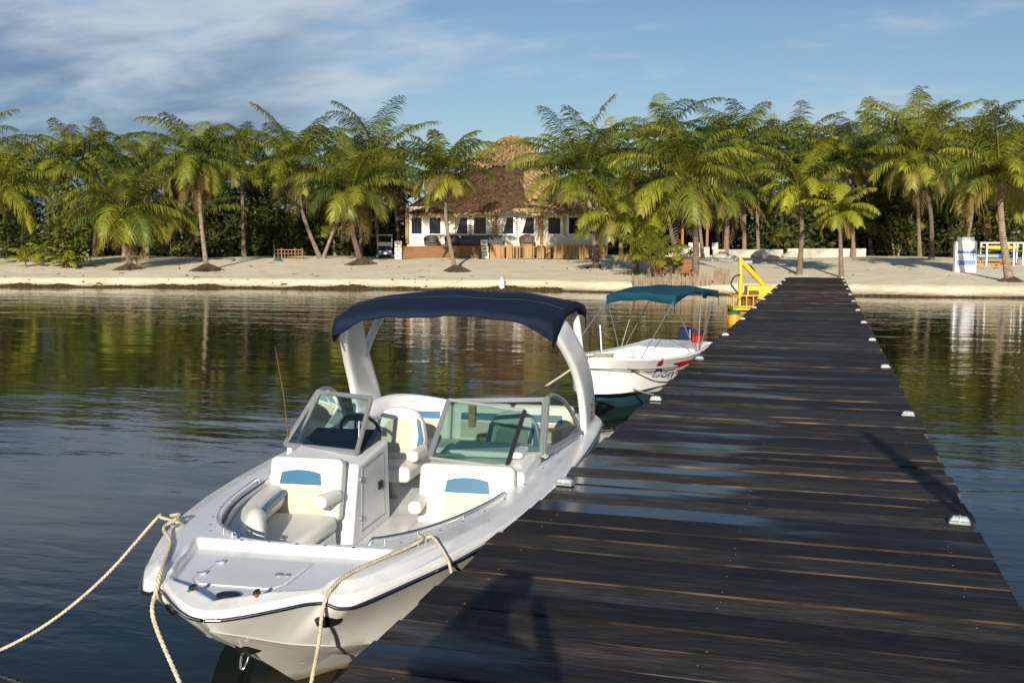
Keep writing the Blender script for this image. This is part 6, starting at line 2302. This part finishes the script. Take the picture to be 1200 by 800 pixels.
def bush(label, u, D, wpx, hpx, n, size, yellow, seed, mm='bushleaf', group=None, name='leafy_bush'):
    rng = np.random.RandomState(300 + seed)
    p = onground(u, D)
    e = empty(name, tuple(p), 0, label, 'bush', group)
    s = D / 1205.5
    V, Q, T = [], [], []
    leaves(rng, (0, 0, hpx * s * 0.12), (wpx * s / 2, wpx * s / 2.6, hpx * s * 0.95), n, size, yellow, V, Q, T, clumps=26)
    quads_object('foliage', V, Q, T, M[mm], e)
    m = MB()
    for k in range(5):
        a = rng.uniform(0, 6.28)
        m.tube([(0.1 * math.cos(a), 0.1 * math.sin(a), -0.2), (wpx * s * 0.12 * math.cos(a), wpx * s * 0.12 * math.sin(a), hpx * s * 0.35), (wpx * s * 0.26 * math.cos(a), wpx * s * 0.2 * math.sin(a), hpx * s * 0.75)], [0.09, 0.06, 0.025], 6)
    m.build('stem', M['trunk'], e, smooth=60)
    return e


bush('round-leaved bright green bush left of the short spreading palm', 78, 67, 62, 95, 3000, 0.17, 0.45, 1)
bush('round-leaved green bush low at the left frame edge', 28, 72, 70, 80, 2200, 0.17, 0.3, 2)
bush('leafy bush in the shade between the straight palm and the twin palms', 300, 80, 60, 60, 1800, 0.18, 0.25, 3)
bush('low shady bush behind the slatted rack', 340, 79.5, 40, 40, 1200, 0.16, 0.3, 4)
bush('broad leafy bush left of the notice board', 1050, 79, 66, 70, 2200, 0.18, 0.3, 5)
bush('tall leafy bush behind the kayak rack', 1190, 75, 80, 105, 2800, 0.18, 0.28, 6)
bush('leafy bush behind the notice board', 1118, 78, 60, 90, 2000, 0.18, 0.22, 7)
bush('narrow leafy bush between the straight palm and short spreading palm', 200, 80, 50, 70, 1600, 0.18, 0.25, 8)

# the dark mass of undergrowth behind the palms
rng = np.random.RandomState(9)
V, Q, T = [], [], []
for k in range(190):
    u = rng.uniform(-260, 1480)
    D = rng.uniform(80, 92)
    if 470 < u < 870:
        D += 8
    p = onground(u, D)
    hh = rng.uniform(5.0, 9.0) if not (470 < u < 720) else rng.uniform(2.5, 4.2)
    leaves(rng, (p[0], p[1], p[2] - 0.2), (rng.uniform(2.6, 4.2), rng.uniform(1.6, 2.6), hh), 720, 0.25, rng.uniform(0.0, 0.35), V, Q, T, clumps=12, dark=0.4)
for k in range(46):
    u = rng.uniform(-40, 470) if k % 2 else rng.uniform(860, 1260)
    D = rng.uniform(80, 84)
    p = onground(u, D)
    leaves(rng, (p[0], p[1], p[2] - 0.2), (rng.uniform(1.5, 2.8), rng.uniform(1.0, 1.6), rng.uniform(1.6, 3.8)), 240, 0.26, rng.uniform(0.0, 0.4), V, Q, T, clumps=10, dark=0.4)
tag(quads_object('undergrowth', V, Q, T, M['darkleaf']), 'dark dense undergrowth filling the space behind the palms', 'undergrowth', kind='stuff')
# twigs and husks scattered over the sand
rs = np.random.RandomState(77)
mb = MB()
for k in range(80):
    x = rs.uniform(-46, 14)
    y = float(shore_y(x)) + 1.2 + 22 * rs.rand() ** 1.4
    if -2.6 < x < 1.6 and y < 54:
        continue
    z = float(ground_z(x, y)) + 0.02
    a = rs.uniform(0, 6.28)
    if rs.rand() < 0.75:
        l_ = rs.uniform(0.1, 0.55)
        mb.tube([(x, y, z), (x + l_ * 0.5 * math.cos(a), y + l_ * 0.5 * math.sin(a), z + 0.03), (x + l_ * math.cos(a + .3), y + l_ * math.sin(a + .3), z)], rs.uniform(0.008, 0.022), 5)
    else:
        r = rs.uniform(0.04, 0.08)
        mb.lathe([(0, -r), (r * .7, -r * .6), (r, 0), (r * .7, r * .6), (0, r)], (x, y, z + r * 0.4), 8)
tag(mb.build('beach_litter', M['rootmound'], None, smooth=60), 'twigs and husks scattered over the sand', 'beach litter', kind='stuff')

# mooring post that stands off the pier to the right of the viewer; its shadow crosses the planks
mp_ = empty('mooring_post', (2.09, 2.0, 0), 0, 'tall wooden mooring post outside the frame whose thin shadow crosses the pier', 'post')
MB().tube([(0, 0, -1.6), (0.0, 0.0, 1.5), (0.01, 0, 3.38)], [0.09, 0.07, 0.055], 12).build('pole', M['pile'], mp_, smooth=50)
MB().tube([(-0.16, -0.5, 1.2), (-0.03, 0.0, 3.2)], 0.03, 8).build('brace', M['pile'], mp_, smooth=50)

# the photographer, standing just behind the lens; only the shadow is in the picture
def figure(name, joints, bones, root, mm, parent, sub=2):
    me = bpy.data.meshes.new(name)
    me.from_pydata([j[0] for j in joints], [], [])
    me.edges.add(len(bones))
    me.edges.foreach_set('vertices', [i for b in bones for i in b])
    me.update()
    o = bpy.data.objects.new(name, me)
    COL.objects.link(o)
    o.parent = parent
    o.modifiers.new('skin', 'SKIN')
    me.skin_vertices.new() if not me.skin_vertices else None
    for k, j in enumerate(joints):
        me.skin_vertices[0].data[k].radius = (j[1], j[1])
        me.skin_vertices[0].data[k].use_root = (k == root)
    sm = o.modifiers.new('sub', 'SUBSURF')
    sm.levels = sm.render_levels = sub
    me.materials.append(mm)
    return o


ph = empty('person', (-0.42, -0.32, PZ), 0.0, 'person in dark clothes holding a camera, seen only as a shadow on the pier', 'person')
J = [((0, 0, .95), .15), ((0, 0, 1.2), .15), ((0, 0, 1.42), .15), ((0, 0.02, 1.53), .06), ((0, 0.03, 1.66), .095), ((0, 0.03, 1.76), .085),
     ((.19, 0, 1.42), .075), ((.30, .16, 1.30), .05), ((.12, .33, 1.58), .036), ((-.19, 0, 1.42), .075), ((-.30, .16, 1.30), .05), ((-.12, .33, 1.58), .036),
     ((.10, 0, .88), .11), ((.13, .01, .48), .07), ((.15, -.02, .08), .05), ((.16, .15, .04), .04), ((-.10, 0, .88), .11), ((-.13, .01, .48), .07), ((-.15, -.02, .08), .05), ((-.16, .15, .04), .04)]
B = [(0, 1), (1, 2), (2, 3), (3, 4), (4, 5), (2, 6), (6, 7), (7, 8), (2, 9), (9, 10), (10, 11), (0, 12), (12, 13), (13, 14), (14, 15), (0, 16), (16, 17), (17, 18), (18, 19)]
figure('body', J, B, 0, M['greycush'], ph)
MB().box((0, .36, 1.62), (0.16, 0.09, 0.11)).build('camera_body', M['plastic_black'], ph, bevel=0.015)
